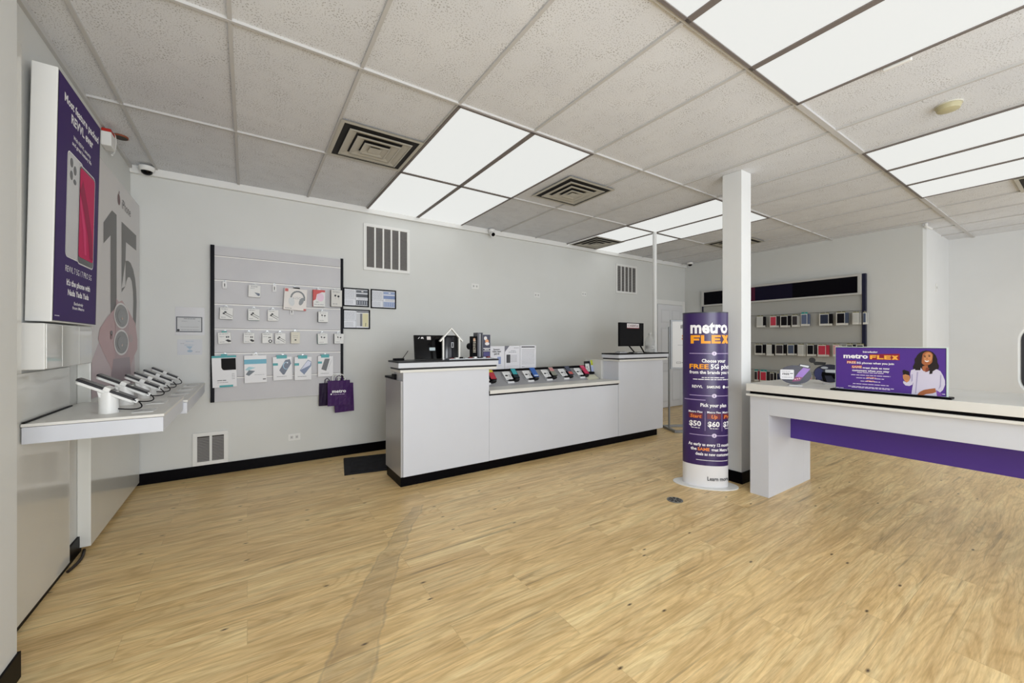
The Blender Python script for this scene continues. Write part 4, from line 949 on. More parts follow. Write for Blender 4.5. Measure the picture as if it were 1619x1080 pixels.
b = MB(); b.lathe([(0.020, 0.25), (0.020, 0.272), (0.008, 0.274)], M('#c5c7c8', 0.3), 20); b.box(-0.005, 0.005, -0.03, 0.0, 0.262, 0.270, PLW); b.build('bottle_cap', t)
b = MB(); b.lathe([(0.0665, 0.055), (0.0665, 0.095)], M('#c9cacb', 0.4), 28, cap=False); b.box(-0.045, -0.01, -0.068, -0.066, 0.07, 0.076, INK); b.build('label_band', t)
# white pole rising to the ceiling at the end of the counter
t = thing('steel_pole', 'thin white pole rising from the counter behind the bottle to the ceiling', 'pole', (4.775, 3.555, ZT2))
b = MB(); b.cyl((0, 0, 0), (0, 0, ZC-ZT2+0.0), 0.0275, 0.0275, WALLW, 24); b.build('pole_body', t, smooth=True)
b = MB(); b.cyl((0, 0, 0), (0, 0, 0.012), 0.04, 0.04, WALLW, 24); b.build('floor_collar', t)

# paper sheets standing on the back ledge
def sheet(label, x0, x1, z1, kind):
    t = thing('paper_sign', label, 'paper sign', ((x0+x1)/2, 4.035, 0.955), group='white paper signs behind the counter phones')
    W = x1-x0; Hh = z1-0.955
    b = MB(); b.box(-W/2, W/2, -0.003, 0.003, 0, Hh, M('#e0e0e6', 0.4)); bod = b.build('sheet', t)
    b = MB(); F = Face(b, (0, -0.003, 0), (1, 0, 0), (0, 0, 1))
    if kind == 0:
        F.text('Samsung', 0.0, Hh*0.83, 0.018, INK, w=0.09, bold=0.03); F.text('Galaxy deals!', 0.0, Hh*0.74, 0.018, INK, w=0.12, bold=0.03); F.text('$49.99', 0.0, Hh*0.62, 0.022, INK, w=0.075, bold=0.02); F.rrect(0.01, Hh*0.22, 0.06, Hh*0.54, 0.006, M('#8f9cc4', 0.3)); F.greek(0.0, 0.07, Hh*0.15, 0.005, INKG)
    elif kind == 1:
        F.poly([(-W/2, Hh), (-W/2, Hh*0.74), (-W*0.2, Hh)], M('#6e6e7b', 0.4)); F.rrect(-W*0.40, Hh*0.26, -W*0.14, Hh*0.62, 0.006, M('#333338', 0.3)); F.greek(W*0.1, W*0.42, Hh*0.90, 0.010, INKG); F.greek(-W*0.1, W*0.2, Hh*0.78, 0.008, INKG); F.greek(-W*0.25, W*0.25, Hh*0.71, 0.010, INKG)
        for k in range(6): F.greek(-W*0.1, W*0.3, Hh*(0.30+0.055*k), 0.006, INKG)
        F.rect(-W*0.4, Hh*0.11, W*0.4, Hh*0.115, M('#a05a72', 0.5))
    else:
        F.rect(-W*0.42, Hh*0.91, W*0.42, Hh*0.955, INK)
        for k in range(12): F.greek(-W*0.4, W*0.4, Hh*(0.18+0.058*k), 0.005, INKG)
        F.greek(-W*0.4, -W*0.25, Hh*0.05, 0.008, INK)
    b.build('print', bod)
sheet('white paper sign with a pale blue phone, leftmost behind the counter phones', 2.352, 2.572, 1.229, 0)
sheet('white paper sign with a folded grey corner and dark phone, the middle one', 2.578, 2.796, 1.232, 1)
sheet('white text sheet with a black header bar, rightmost of the three', 2.802, 3.045, 1.236, 2)

# phones on the sloped counter display
SL = math.atan2(0.15, 0.30)
def counter_phone(label, x, c1, c2, scr, knob=False, y=3.83):
    z = 0.790+(y-3.70)*0.5
    t = thing('counter_phone', label, 'demo phone', (x, y, z), group='demo phones on the counter slope', rx=SL)
    b = MB(); b.prism([(-0.108, -0.085, 0), (0.035, -0.085, 0), (0.055, -0.05, 0), (0.055, 0.05, 0), (-0.108, 0.05, 0)], (0, 0, 0.006), M('#b9babd', 0.3)); b.prism([(-0.108, -0.090, 0.0), (-0.02, -0.090, 0.0), (-0.02, -0.082, 0.020), (-0.108, -0.082, 0.020)], (0, -0.003, 0), M('#dcdcde', 0.3)); b.build('tray_base', t, bevel=0.001)
    b = MB(); b.lathe([(0.066, 0.006), (0.070, 0.018), (0.062, 0.024)], M('#0d0c10', 0.35, spec=0.25), 32, 1.15, 0.85, c=(-0.002, -0.030, 0)); b.build('black_disc', t, smooth=True)
    b = MB(); b.prism([(-0.112, -0.048, 0.020), (-0.112, 0.072, 0.052), (-0.014, 0.072, 0.052), (-0.014, -0.048, 0.020)], (0, 0, 0.003), M('#e9e9ea', 0.35))
    F = Face(b, (-0.112, -0.048, 0.0235), (1, 0, 0), (0, 0.966, 0.258)); F.rect(0.016, 0.050, 0.050, 0.072, INK, 1); F.rect(0.060, 0.03, 0.086, 0.080, M('#b9bbbd', 0.4), 1); F.greek(0.012, 0.07, 0.015, 0.007, INKG); F.greek(0.012, 0.08, 0.100, 0.007, INKG)
    b.build('price_card', t)
    b = MB(); b.box(0.0, 0.045, -0.02, 0.03, 0.026, 0.047, BLACK); b.build('phone_mount', t)
    ph = MB(); ph.xf = Matrix.Translation((0.030, 0.018, 0.056)) @ Euler((R(14), 0, R(-3))).to_matrix().to_4x4()
    ph.box(-0.037, 0.037, -0.078, 0.078, 0, 0.009, c1)
    F = Face(ph, (0, 0, 0.009), (1, 0, 0), (0, 1, 0)); F.rrect(-0.034, -0.074, 0.034, 0.074, 0.006, scr[0], 1)
    if len(scr) > 1: F.rrect(-0.030, scr[3] if len(scr) > 3 else -0.04, 0.030, scr[2], 0.004, scr[1], 2)
    ph.build('phone', t, bevel=0.0015)
    return t
counter_phone('demo phone with a yellow, green and red screen half hidden by the left counter end', 2.235, BLACK, 0, (M('#b23545', 0.2), M('#c8b93b', 0.2), 0.07, 0.03))
counter_phone('demo phone with a teal screen, second on the counter slope', 2.545, BLACK, 0, (M('#1d2c36', 0.15), M('#3aa3ac', 0.2), 0.07, -0.02))
counter_phone('demo phone with a bright blue back, third on the counter slope', 2.825, M('#1b3c78', 0.3), 0, (M('#2a5fb0', 0.2), M('#dfe6f0', 0.3), -0.05, -0.065))
counter_phone('demo phone with a grey and pink screen, fourth on the counter slope', 3.105, BLACK, 0, (M('#7b7c70', 0.2), M('#c28080', 0.2), 0.06, 0.0))
counter_phone('demo phone with a navy and red screen, fifth on the counter slope', 3.375, M('#171c33', 0.3), 0, (M('#262d4a', 0.2), M('#b7473d', 0.2), -0.025, -0.07))
counter_phone('demo phone with a crimson cover, sixth on the counter slope', 3.645, M('#8e1136', 0.3), 0, (M('#c31c52', 0.2), M('#d9527d', 0.2), 0.06, 0.035))
# the last, upright one
t = thing('counter_phone', 'upright demo card and phone with yellow and pale blue screen, last on the counter slope', 'demo phone', (3.72+0.13, 3.80, 0.84), group='demo phones on the counter slope'); t.rotation_euler = (R(-12), 0, R(0))
t.location = (3.805, 3.84, 0.862)
b = MB(); b.lathe([(0.05, -0.01), (0.05, 0.012)], BLACK, 24, 1.4, 0.8); b.build('black_disc', t)
b = MB(); b.box(-0.075, 0.065, 0.0, 0.016, 0.01, 0.165, M('#121217', 0.3)); b.build('back_plate', t, bevel=0.006)
b = MB(); b.box(-0.07, 0.0, -0.006, -0.001, 0.025, 0.130, M('#e3e3e2', 0.4)); F = Face(b, (0, -0.006, 0), (1, 0, 0), (0, 0, 1)); F.rect(-0.06, 0.08, -0.035, 0.09, INK); 
for k in range(3): F.greek(-0.062, -0.01, 0.04+0.012*k, 0.006, INKG)
b.build('price_card', t)
b = MB(); b.box(0.018, 0.070, -0.014, -0.006, 0.02, 0.175, M('#b9c3e6', 0.2)); F = Face(b, (0, -0.014, 0), (1, 0, 0), (0, 0, 1)); F.rect(0.019, 0.105, 0.069, 0.174, M('#c6cf3c', 0.3)); F.greek(0.025, 0.062, 0.12, 0.008, M('#8a9130', 0.4)); b.build('phone', t)
t = thing('leaflet_stack', 'cream stack of leaflets slumped between the last two counter phones', 'leaflets', (3.675+0.0, 3.735, 0.8085), rx=SL)
b = MB()
for k in range(5): b.box(-0.09+0.012*k, 0.05+0.012*k, -0.045, 0.055, 0.002*k, 0.002*k+0.002, M('#d6d5c0', 0.5))
b.build('leaflets_body', t)
t.location = (3.735, 3.748, 0.8145)

# ------------------------------------------------------------------ floor mat, drain
t = thing('floor_mat', 'black rubber floor mat lying behind the left end of the counter', 'floor mat', (1.16, 4.30, 0)); t.rotation_euler = (0, 0, R(-10))
b = MB(); b.box(-0.34, 0.40, -0.30, 0.30, 0.0, 0.010, RUBBER, 0.006); b.build('mat_body', t)
b = MB(); b.box(-0.29, 0.35, -0.25, 0.25, 0.010, 0.0125, RUBBER)
for k in range(12): b.box(-0.285, 0.345, -0.24+k*0.042, -0.225+k*0.042, 0.0125, 0.0142, RUBBER)
b.build('ribbed_center', t)
t = thing('floor_drain', 'small round metal drain cover in the floor left of the purple column sign', 'drain cover', (2.885, 1.955, 0))
b = MB(); b.lathe([(0.062, 0), (0.062, 0.003), (0.056, 0.004)], M('#8a8a86', 0.4, 0.6), 32); b.build('cover_plate', t)
b = MB()
for k in range(8):
    a = k*math.pi/4; dx, dy = math.cos(a), math.sin(a); b.prism([(dx*0.014-dy*0.004, dy*0.014+dx*0.004, 0.0042), (dx*0.05-dy*0.009, dy*0.05+dx*0.009, 0.0042), (dx*0.05+dy*0.009, dy*0.05-dx*0.009, 0.0042), (dx*0.014+dy*0.004, dy*0.014-dx*0.004, 0.0042)], (0, 0, 0.0008), M('#2e2d2c', 0.6))
b.build('slots', t)

# ------------------------------------------------------------------ oval column sign
CC = Vector((3.437, 2.026, 0)); A_, B_ = 0.186, 0.105
cs = thing('column_sign', 'tall oval purple column sign with plan prices, on a white floor disc', 'floor sign', CC, R(-52.5))
b = MB(); b.lathe([(0.268, 0), (0.268, 0.006), (0.262, 0.008)], PLW, 56, 1, 0.58); b.build('floor_disc', cs)
b = MB(); b.lathe([(1, 0.008), (1, 0.195)], M('#e3e3e6', 0.3), 72, A_, B_, cap=False); b.build('lower_sleeve', cs, smooth=True)
b = MB(); b.lathe([(1, 0.1955), (1, 1.54)], PURP, 72, A_, B_, cap=False); b.lathe([(1.004, 1.534), (1.004, 1.544), (0.97, 1.544), (0.97, 1.53)], M('#2b2b38', 0.3), 72, A_, B_, cap=False); b.lathe([(0.97, 1.532), (0.97, 1.534)], BLACK, 72, A_, B_)
sleeve = b.build('purple_sleeve', cs, smooth=True)
# arc-length table for wrapping the print; 0 = print centre
tab = []; acc = 0.0; prev = None; NT = 720
PHI0 = 0.34
for k in range(NT+1):
    ph = -math.pi+2*math.pi*k/NT; p = (A_*math.sin(ph), -B_*math.cos(ph))
    if prev: acc += math.dist(p, prev)
    tab.append((acc, ph)); prev = p
s0 = [a for a, ph in tab if ph <= PHI0][-1]
def colfn(x, y, k):
    tgt = s0+x; lo, hi = 0, NT
    while hi-lo > 1:
        md = (lo+hi)//2
        if tab[md][0] <= tgt: lo = md
        else: hi = md
    f_ = (tgt-tab[lo][0])/max(1e-9, tab[hi][0]-tab[lo][0]); ph = tab[lo][1]+f_*(tab[hi][1]-tab[lo][1])
    n = Vector((math.sin(ph)/A_, -math.cos(ph)/B_, 0)).normalized(); k = k+0.0012
    return Vector((A_*math.sin(ph), -B_*math.cos(ph), y))+n*k
pr_ = MB(); F = Face(pr_, fn=colfn)
zv = lambda v: 1.285-(v-540)*0.00556
F.text('metro', -0.035, zv(526.5), 0.105, TXT, w=0.315, bold=0.035); block_text(F, 'FLEX', -0.19, zv(543.2), 0.074, 0.335, ORANGE)
for v, n_ in ((559, '1'), (625.5, '2'), (688, '3')):
    F.rect(-0.20, zv(v)-0.0025, 0.20, zv(v)+0.0025, M('#bba9d4', 0.4), 1, 16); F.oval(0, zv(v), 0.020, 0.018, M('#d9cdea', 0.4), 2); F.text(n_, 0, zv(v)-0.009, 0.018, PURP, l=3)
F.text('Choose your', 0, zv(573), 0.030, TXT, w=0.20, bold=0.03)
F.text('FREE', -0.20, zv(583), 0.040, ORANGE, w=0.155, al='l', bold=0.03); F.text('5G phone', -0.03, zv(583), 0.040, TXT, w=0.235, al='l', bold=0.03)
F.text('from the brands you want', 0, zv(591), 0.028, TXT, w=0.40, bold=0.03)
F.greek(-0.10, 0.09, zv(597.5), 0.010, TXT); F.greek(-0.17, 0.17, zv(600.5), 0.010, TXT)
F.text('REVVL', -0.135, zv(613.5), 0.024, TXT, w=0.085); F.text('SAMSUNG', -0.005, zv(613.5), 0.022, TXT, w=0.11, bold=0.03); F.oval(0.085, zv(611.5), 0.012, 0.014, TXT); F.text('motorola', 0.145, zv(613.2), 0.018, TXT, w=0.085)
F.rect(-0.25, zv(633)-0.0015, -0.07, zv(632)+0.001, M('#9d8bb8', 0.3), 1, 8)
F.text('Pick your plan', 0, zv(643), 0.030, TXT, w=0.22, bold=0.03)
for cx, nm, pr2 in ((-0.150, 'Start', '$50'), (0.0, 'Up', '$60'), (0.13, 'Pro', '$70')):
    F.text('Metro Flex', cx, zv(653), 0.018, TXT, w=0.115, bold=0.02); F.rect(cx-0.057, zv(662), cx+0.057, zv(653.8), M('#6b1f33', 0.4), 1, 4)
    F.text(nm, cx, zv(661), 0.030, M('#f08a3c', 0.4), w=0.05 if nm == 'Up' else 0.09, bold=0.02, it=0.2)
    F.text(pr2, cx-0.004, zv(674), 0.044, TXT, w=0.098, bold=0.03); F.greek(cx-0.035, cx+0.035, zv(677.5), 0.009, TXT)
for cx in (-0.073, 0.066): F.rect(cx-0.0012, zv(681), cx+0.0012, zv(650), M('#bba9d4', 0.4))
F.text('As early as every 12 months, get', 0.0, zv(705), 0.026, TXT, w=0.42, bold=0.03)
F.text('the', -0.165, zv(712.5), 0.026, TXT, w=0.05, bold=0.03); F.text('SAME', -0.085, zv(712.5), 0.026, M('#f08a3c', 0.4), w=0.095, bold=0.03); F.text('great Metro Flex', 0.075, zv(712.5), 0.026, TXT, w=0.20, bold=0.03)
F.text('deals as new customers', 0, zv(720), 0.026, TXT, w=0.30, bold=0.03)
F.rect(-0.145, zv(728), 0.13, zv(727.2), TXT, 1, 10)
F.text('Learn more', 0.04, zv(759), 0.034, INK, w=0.19, bold=0.02)
pr_.build('printed_graphics', sleeve)

# ------------------------------------------------------------------ floor-standing sign behind the counter end
fs = thing('poster_stand', 'grey metal poster stand with a white phone price poster, behind the column sign', 'sign stand', (5.10, 3.55, 0), R(-28))
b = MB(); GR = M('#8b8d8f', 0.35, 0.4)
b.cyl((0, 0, 0.03), (0, 0, 1.50), 0.014, 0.014, GR, 16); b.cyl((0.60, 0, 0.03), (0.60, 0, 1.50), 0.014, 0.014, GR, 16); b.build('pole', fs)
b = MB()
for x in (0, 0.60): b.box(x-0.02, x+0.02, -0.20, 0.20, 0, 0.035, GR)
b.box(0, 0.60, -0.20, -0.165, 0, 0.035, GR); b.box(0, 0.60, 0.165, 0.20, 0, 0.035, GR); b.build('foot_frame', fs, bevel=0.003)
b = MB(); b.box(0.015, 0.585, -0.015, 0.010, 0.885, 1.60, GR); b.build('poster_frame', fs, bevel=0.003)
b = MB(); b.box(0.040, 0.560, -0.018, -0.014, 0.91, 1.575, M('#dcdcdc', 0.4)); F = Face(b, (0, -0.018, 0), (1, 0, 0), (0, 0, 1)); F.text('iPhone', 0.30, 1.475, 0.055, INK, w=0.27, bold=0.02); F.text('$0', 0.30, 1.31, 0.085, M('#e08a2e', 0.4), w=0.24, bold=0.03); F.oval(0.22, 1.43, 0.012, 0.012, INK)
F.rrect(0.10, 0.965, 0.17, 0.99, 0.006, INK); F.rrect(0.104, 0.969, 0.166, 0.986, 0.004, M('#dcdcdc', 0.4), 2); F.greek(0.18, 0.48, 0.972, 0.012, INK); F.greek(0.12, 0.45, 1.23, 0.008, INKG); b.build('poster_sheet', fs)

# ------------------------------------------------------------------ demo table on the right
TX0, TX1, TY1, TY0, TZ = 3.525, 4.40, 1.715, -1.35, 0.930
tb = thing('demo_table', 'long white demo table with slab legs and a purple centre rail, at right', 'table', (3.97, 0.2, 0))
to = tb.location
def tp(name, boxes, bevel=0.0015, label=None):
    b = MB(to)
    for q in boxes: b.box(*q)
    o_ = b.build(name, tb, bevel=bevel)
    if label: o_['label'] = label
tp('table_top', [(TX0, TX1, TY0, TY1, 0.868, TZ, CREAM)])
tp('dark_reveal', [(TX0+0.022, TX1-0.022, TY0+0.02, TY1-0.022, 0.846, 0.868, BLACK)], 0)
tp('lower_edge', [(TX0-0.002, TX1, TY0, TY1, 0.828, 0.846, CREAM)])
for y0, y1 in ((1.552, 1.698), (TY0+0.03, TY0+0.18)):
    tp('leg', [(3.560, 4.225, y0, y1, 0.0, 0.828, WHITE)]); tp('leg_cap', [(4.228, 4.375, y0+0.001, y1, 0.0, 0.828, WHITE)])
tp('apron', [(3.562, 3.60, TY0+0.18, 1.551, 0.680, 0.828, WHITE), (4.335, 4.372, TY0+0.18, 1.551, 0.680, 0.828, WHITE)])
tp('purple_rail', [(3.956, 3.985, TY0+0.18, 1.551, 0.443, 0.828, PURPB)], label='deep purple rail')
# landscape sign on the table
sg = thing('table_sign', 'purple landscape sign with a smiling curly-haired person, on the demo table', 'table sign', (3.60, 0.838, TZ), R(-90))
b = MB(); b.box(-0.303, 0.303, -0.042, 0.042, 0, 0.012, BLACK); b.build('sign_base', sg, bevel=0.003)
b = MB(); b.box(-0.282, 0.284, -0.004, 0.004, 0.012, 0.318, M('#cfe0dc', 0.15)); sgp = b.build('sign_panel', sg)
W, Hh = 0.556, 0.300
b = MB(); F = Face(b, (-0.280, -0.004, 0.0135), (1, 0, 0), (0, 0, 1), lift=0.00035); F.rect(0, 0, W, Hh, M('#2a2440', 0.3), 0); F.rect(0.003, 0.0, W-0.003, Hh-0.004, M('#51308f', 0.3), 1)
zL, zR = 2.926, 2.46
def sp(x, y):
    f_ = (x-158)/(1455-158); tq = f_*zL/(zR*(1-f_)+f_*zL); v = (y-70)/(470+100*f_); return (tq*W, (1-v)*Hh)
def spoly(pts, m, l): F.poly([sp(*p) for p in pts], m, l)
def stext(st, xa, xb, y, hpx, m, bold=0.03, l=4):
    x0, y0 = sp(xa, y); x1, _ = sp(xb, y); F.text(st, x0, y0, hpx/520*Hh, m, w=x1-x0, al='l', bold=bold, l=l)
def sgreek(xa, xb, y, hpx, m):
    x0, y0 = sp(xa, y); x1, _ = sp(xb, y); F.greek(x0, x1, y0, hpx/520*Hh, m, 4)
stext('Introducing', 478, 648, 130, 20, TXT)
stext('metro', 250, 536, 192, 56, TXT, 0.04)
spoly([(550, 148), (548, 212), (908, 216), (908, 140)], M('#8d1f35', 0.4), 2); x0_, y0_ = sp(560, 204); x1_, _ = sp(900, 204); block_text(F, 'FLEX', x0_, y0_, 0.0275, x1_-x0_, M('#f3b04a', 0.4), 4)
spoly([(288, 222), (288, 256), (398, 258), (398, 222)], M('#a3303a', 0.4), 2); stext('FREE', 292, 398, 254, 26, M('#f5d2b8', 0.4)); stext('5G phones when you join', 406, 842, 258, 24, TXT)
spoly([(344, 278), (344, 310), (466, 310), (466, 276)], M('#a3303a', 0.4), 2); stext('SAME', 350, 464, 306, 26, M('#f5d2b8', 0.4)); stext('great deals as new', 472, 790, 314, 22, TXT)
stext('customers when you stay', 352, 786, 342, 22, TXT)
for xa, xb, y in ((410, 720, 362), (340, 800, 388), (400, 725, 424), (450, 680, 462), (360, 780, 490), (305, 840, 518), (345, 795, 532)): sgreek(xa, xb, y, 13, M('#ddd3ea', 0.4))
sgreek(520, 630, 420, 13, M('#f0a070', 0.4)); sgreek(520, 610, 459, 13, M('#f0a070', 0.4)); sgreek(165, 255, 533, 9, TXT); sgreek(1405, 1440, 612, 9, TXT)
HAIR = M('#1c1216', 0.4); SKIN = M('#a8643f', 0.4); SKL = M('#c98a5c', 0.4); SH = M('#cfcbe0', 0.4); SHD = M('#a9a3c6', 0.4)
spoly([(1072, 330), (1062, 290), (1085, 245), (1092, 195), (1112, 155), (1140, 128), (1175, 108), (1215, 98), (1262, 104), (1300, 122), (1330, 155), (1348, 200), (1350, 240), (1368, 275), (1364, 310), (1330, 335), (1300, 365), (1250, 360), (1205, 345), (1150, 325), (1110, 332)], HAIR, 3)
spoly([(1040, 330), (1100, 312), (1150, 290), (1175, 330), (1230, 345), (1290, 325), (1345, 318), (1385, 340), (1415, 390), (1438, 450), (1440, 500), (1415, 560), (1370, 600), (1340, 632), (1045, 610), (1055, 540), (1068, 470), (1055, 500), (1020, 515), (975, 508), (948, 480), (950, 455), (985, 470), (1015, 460), (1035, 420), (1032, 370)], SH, 4)
spoly([(1175, 285), (1235, 262), (1240, 310), (1195, 345), (1172, 325)], SKIN, 5)
F.oval(*sp(1228, 192), 0.0285, 0.045, SKIN, 5, rot=-0.15); F.oval(*sp(1238, 182), 0.019, 0.033, SKL, 6, rot=-0.15)
spoly([(1200, 213), (1226, 221), (1256, 214), (1246, 229), (1224, 234), (1206, 227)], M('#f4efec', 0.4), 8); spoly([(1196, 209), (1226, 218), (1261, 210), (1250, 234), (1224, 240), (1202, 232)], M('#8a3b35', 0.4), 7)
F.oval(*sp(1205, 172), 0.0045, 0.003, HAIR, 8); F.oval(*sp(1256, 166), 0.0045, 0.003, HAIR, 8); spoly([(1226, 178), (1238, 200), (1222, 202)], SKIN, 8)
spoly([(1190, 158), (1215, 153), (1215, 158), (1190, 164)], HAIR, 8); spoly([(1242, 150), (1268, 152), (1268, 158), (1242, 156)], HAIR, 8)
spoly([(1085, 200), (1140, 130), (1185, 108), (1170, 180), (1165, 250), (1150, 330), (1090, 330)], HAIR, 7); spoly([(1300, 130), (1345, 200), (1362, 300), (1300, 340), (1268, 350), (1250, 300), (1290, 240), (1296, 180)], HAIR, 7)
spoly([(1262, 320), (1300, 310), (1290, 370), (1255, 375)], HAIR, 6); spoly([(1215, 300), (1262, 300), (1240, 345), (1205, 352)], M('#7d3f30', 0.4), 6)
spoly([(940, 335), (960, 325), (1018, 345), (1022, 388), (1000, 395), (950, 380)], M('#1a1013', 0.3), 6)
spoly([(945, 388), (975, 378), (1020, 392), (1030, 415), (1018, 455), (990, 475), (965, 455), (948, 425)], SKL, 7)
for k in range(3): spoly([(955, 398+16*k), (1018, 402+16*k), (1018, 405+16*k), (955, 401+16*k)], M('#7d4a33', 0.4), 8)
spoly([(1110, 622), (1140, 585), (1190, 560), (1260, 548), (1325, 540), (1335, 585), (1290, 600), (1220, 608), (1170, 628)], SKIN, 7)
spoly([(1335, 560), (1400, 600), (1395, 636), (1345, 632)], M('#7a4aa8', 0.4), 6); spoly([(1110, 350), (1125, 350), (1100, 600), (1090, 600)], SHD, 6); spoly([(1385, 380), (1396, 390), (1392, 520), (1360, 560), (1378, 500)], SHD, 6); spoly([(1045, 380), (1060, 375), (1060, 450), (1045, 470)], SHD, 6)
b.build('sign_print', sgp)
# round signs on the table
def round_sign(label, x, y, rz, kind):
    t = thing('round_sign', label, 'table sign', (x, y, TZ), rz, 'round dark signs on the demo table')
    b = MB(); b.box(-0.045, 0.045, -0.03, 0.03, 0, 0.008, M('#d4d6d8', 0.2)); b.build('sign_foot', t, bevel=0.002)
    b = MB(); pts = [(0.108*math.cos(2*math.pi*k/40), -0.006, 0.088+0.076*math.sin(2*math.pi*k/40)) for k in range(40)]
    b.prism(pts[::-1], (0, 0.012, 0), M('#25253a', 0.3)); bod = b.build('sign_disc', t)
    b = MB(); F = Face(b, (0, -0.006, 0), (1, 0, 0), (0, 0, 1))
    if kind == 0:
        F.rrect(-0.100, 0.050, -0.008, 0.128, 0.006, M('#dcdce2', 0.4), 1); F.text('FREE', -0.062, 0.085, 0.016, INK, w=0.045, l=2); F.greek(-0.09, -0.02, 0.065, 0.006, INKG); F.greek(-0.035, -0.012, 0.095, 0.008, INK); F.greek(-0.09, -0.03, 0.112, 0.006, INKG)
        F.poly([(-0.022, 0.032), (0.030, 0.045), (0.100, 0.138), (0.055, 0.150), (0.022, 0.108)], M('#8f63bd', 0.2), 3); F.poly([(-0.022, 0.032), (0.0, 0.072), (0.05, 0.07), (0.030, 0.040)], M('#7c2d5f', 0.2), 4)
        for k in range(3): F.oval(0.0+0.014*k, 0.052+0.004*k, 0.005, 0.005, M('#d9a7a7', 0.3), 5)
    else:
        F.rrect(-0.03, 0.095, 0.07, 0.120, 0.005, M('#cfd2d6', 0.4), 1); F.oval(-0.035, 0.135, 0.024, 0.010, M('#b9bcc4', 0.4), 2); F.oval(-0.072, 0.08, 0.03, 0.05, M('#2b3069', 0.3), 1)
    b.build('sign_print', bod)
    b = MB()
    if kind == 0:
        b.prism([(0.020, -0.012, 0.158), (0.085, -0.012, 0.140), (0.100, -0.012, 0.150), (0.094, -0.012, 0.168), (0.030, -0.012, 0.178)], (0, 0.008, 0), M('#1d1d26', 0.3)); F = Face(b, (0, -0.012, 0), (1, 0, 0), (0, 0, 1)); F.poly([(0.03, 0.161), (0.084, 0.147), (0.09, 0.161), (0.034, 0.171)], M('#c9ccd2', 0.3), 1)
        b.build('phone_topper', t)
    else:
        b.cyl((-0.118, -0.014, 0.196), (-0.118, 0.004, 0.196), 0.023, 0.023, M('#1a1a1f', 0.3), 24); b.prism([(-0.115, -0.012, 0.18), (-0.10, -0.012, 0.155), (-0.03, -0.012, 0.158), (-0.025, -0.012, 0.18), (-0.09, -0.012, 0.185)], (0, 0.01, 0), M('#1a1a1f', 0.3))
        b.build('phone_arm', t); b = MB(); b.prism([(-0.05, -0.012, 0.10), (0.035, -0.012, 0.085), (0.04, -0.012, 0.045), (0.025, -0.012, 0.045), (0.01, -0.012, 0.072), (-0.035, -0.012, 0.07), (-0.02, -0.012, 0.02), (-0.04, -0.012, 0.02), (-0.055, -0.012, 0.07)], (0, 0.01, 0), BLACK); b.build('arm_bracket', t)
round_sign('oval dark sign with a purple phone, on the demo table by the landscape sign', 3.665, 1.405, R(-60), 0)
round_sign('oval dark sign with black phone holder, half hidden behind the landscape sign', 4.05, 1.30, R(-66), 1)
# round-cornered display at the right edge
t = thing('standing_display', 'dark round-cornered display with white rim cut by the right edge of the photo', 'display', (4.06, 0.12, TZ), R(-90))
def rr_pts(w_, z0, z1, r, y, n=8):
    pts = []
    for cx, cz, a in ((w_-r, z1-r, 0), (-w_+r, z1-r, 90), (-w_+r, z0+r, 180), (w_-r, z0+r, 270)):
        for k in range(n+1): q = R(a+90*k/n); pts.append((cx+r*math.cos(q), y, cz+r*math.sin(q)))
    return pts
b = MB(); b.prism(rr_pts(0.205, 0.008, 0.475, 0.11, -0.012)[::-1], (0, 0.028, 0), PLW); b.build('white_rim', t)
b = MB(); b.prism(rr_pts(0.192, 0.02, 0.463, 0.10, -0.016)[::-1], (0, 0.004, 0), M('#2b2b30', 0.15)); F = Face(b, (0, -0.0162, 0), (1, 0, 0), (0, 0, 1)); F.rrect(-0.175, 0.09, 0.175, 0.41, 0.01, M('#15151f', 0.12)); b.build('dark_face', t)
b = MB(); b.box(-0.10, 0.10, -0.06, 0.06, 0, 0.010, PLW); b.build('foot', t, bevel=0.003)

# ------------------------------------------------------------------ case display on the right wall
cd = thing('case_display', 'grey slatwall display with a black glass header on the right wall, hung with phone cases', 'display board', (XR, 3.17, 0.45))
cdo = cd.location
b = MB(cdo); b.box(XR-0.035, XR-0.001, 1.985, 4.385, 0.45, 2.255, M('#adada9', 0.45)); b.build('board', cd)
b = MB(cdo); b.box(XR-0.060, XR-0.001, 1.940, 1.982, 0.44, 2.262, M('#22243a', 0.4, spec=0.15)); b.build('side_rail', cd, bevel=0.003)
b = MB(cdo); b.box(XR-0.060, XR-0.001, 4.386, 4.40, 0.44, 1.97, M('#22243a', 0.4, spec=0.15)); b.build('side_rail', cd)
for z in (1.735, 1.265, 0.80, 0.60):
    b = MB(cdo); b.box(XR-0.037, XR-0.034, 1.985, 4.385, z-0.004, z+0.003, M('#55554f', 0.5)); b.box(XR-0.038, XR-0.034, 1.985, 4.385, z+0.003, z+0.006, M('#c9c8c0', 0.4)); b.build('slat_rail', cd)
b = MB(cdo)
for a in ((1.985, 4.40, 1.962, 1.990), (1.985, 4.40, 2.230, 2.262), (1.985, 2.025, 1.990, 2.230), (4.355, 4.40, 1.990, 2.230)): b.box(XR-0.085, XR-0.036, a[0], a[1], a[2], a[3], M('#bdbcb9', 0.35))
b.build('header_frame', cd, bevel=0.002)
b = MB(cdo); b.box(XR-0.070, XR-0.036, 2.026, 4.354, 1.991, 2.229, M('#05030a', 0.3, spec=0.08)); F = Face(b, (XR-0.070, 4.354, 1.991), (0, -1, 0), (0, 0, 1)); F.rect(0.80, 0.0, 0.93, 0.238, M('#4a0d2c', 0.25, spec=0.2)); F.rect(0.93, 0.0, 1.5, 0.238, M('#0b0422', 0.3, spec=0.15)); b.build('header_glass', cd)  # red and violet bands paint a glow into the dark header glass
HXF = XR-0.040
OLV = M('#7d7a4c', 0.5); CARD = M('#d8d7d2', 0.4)
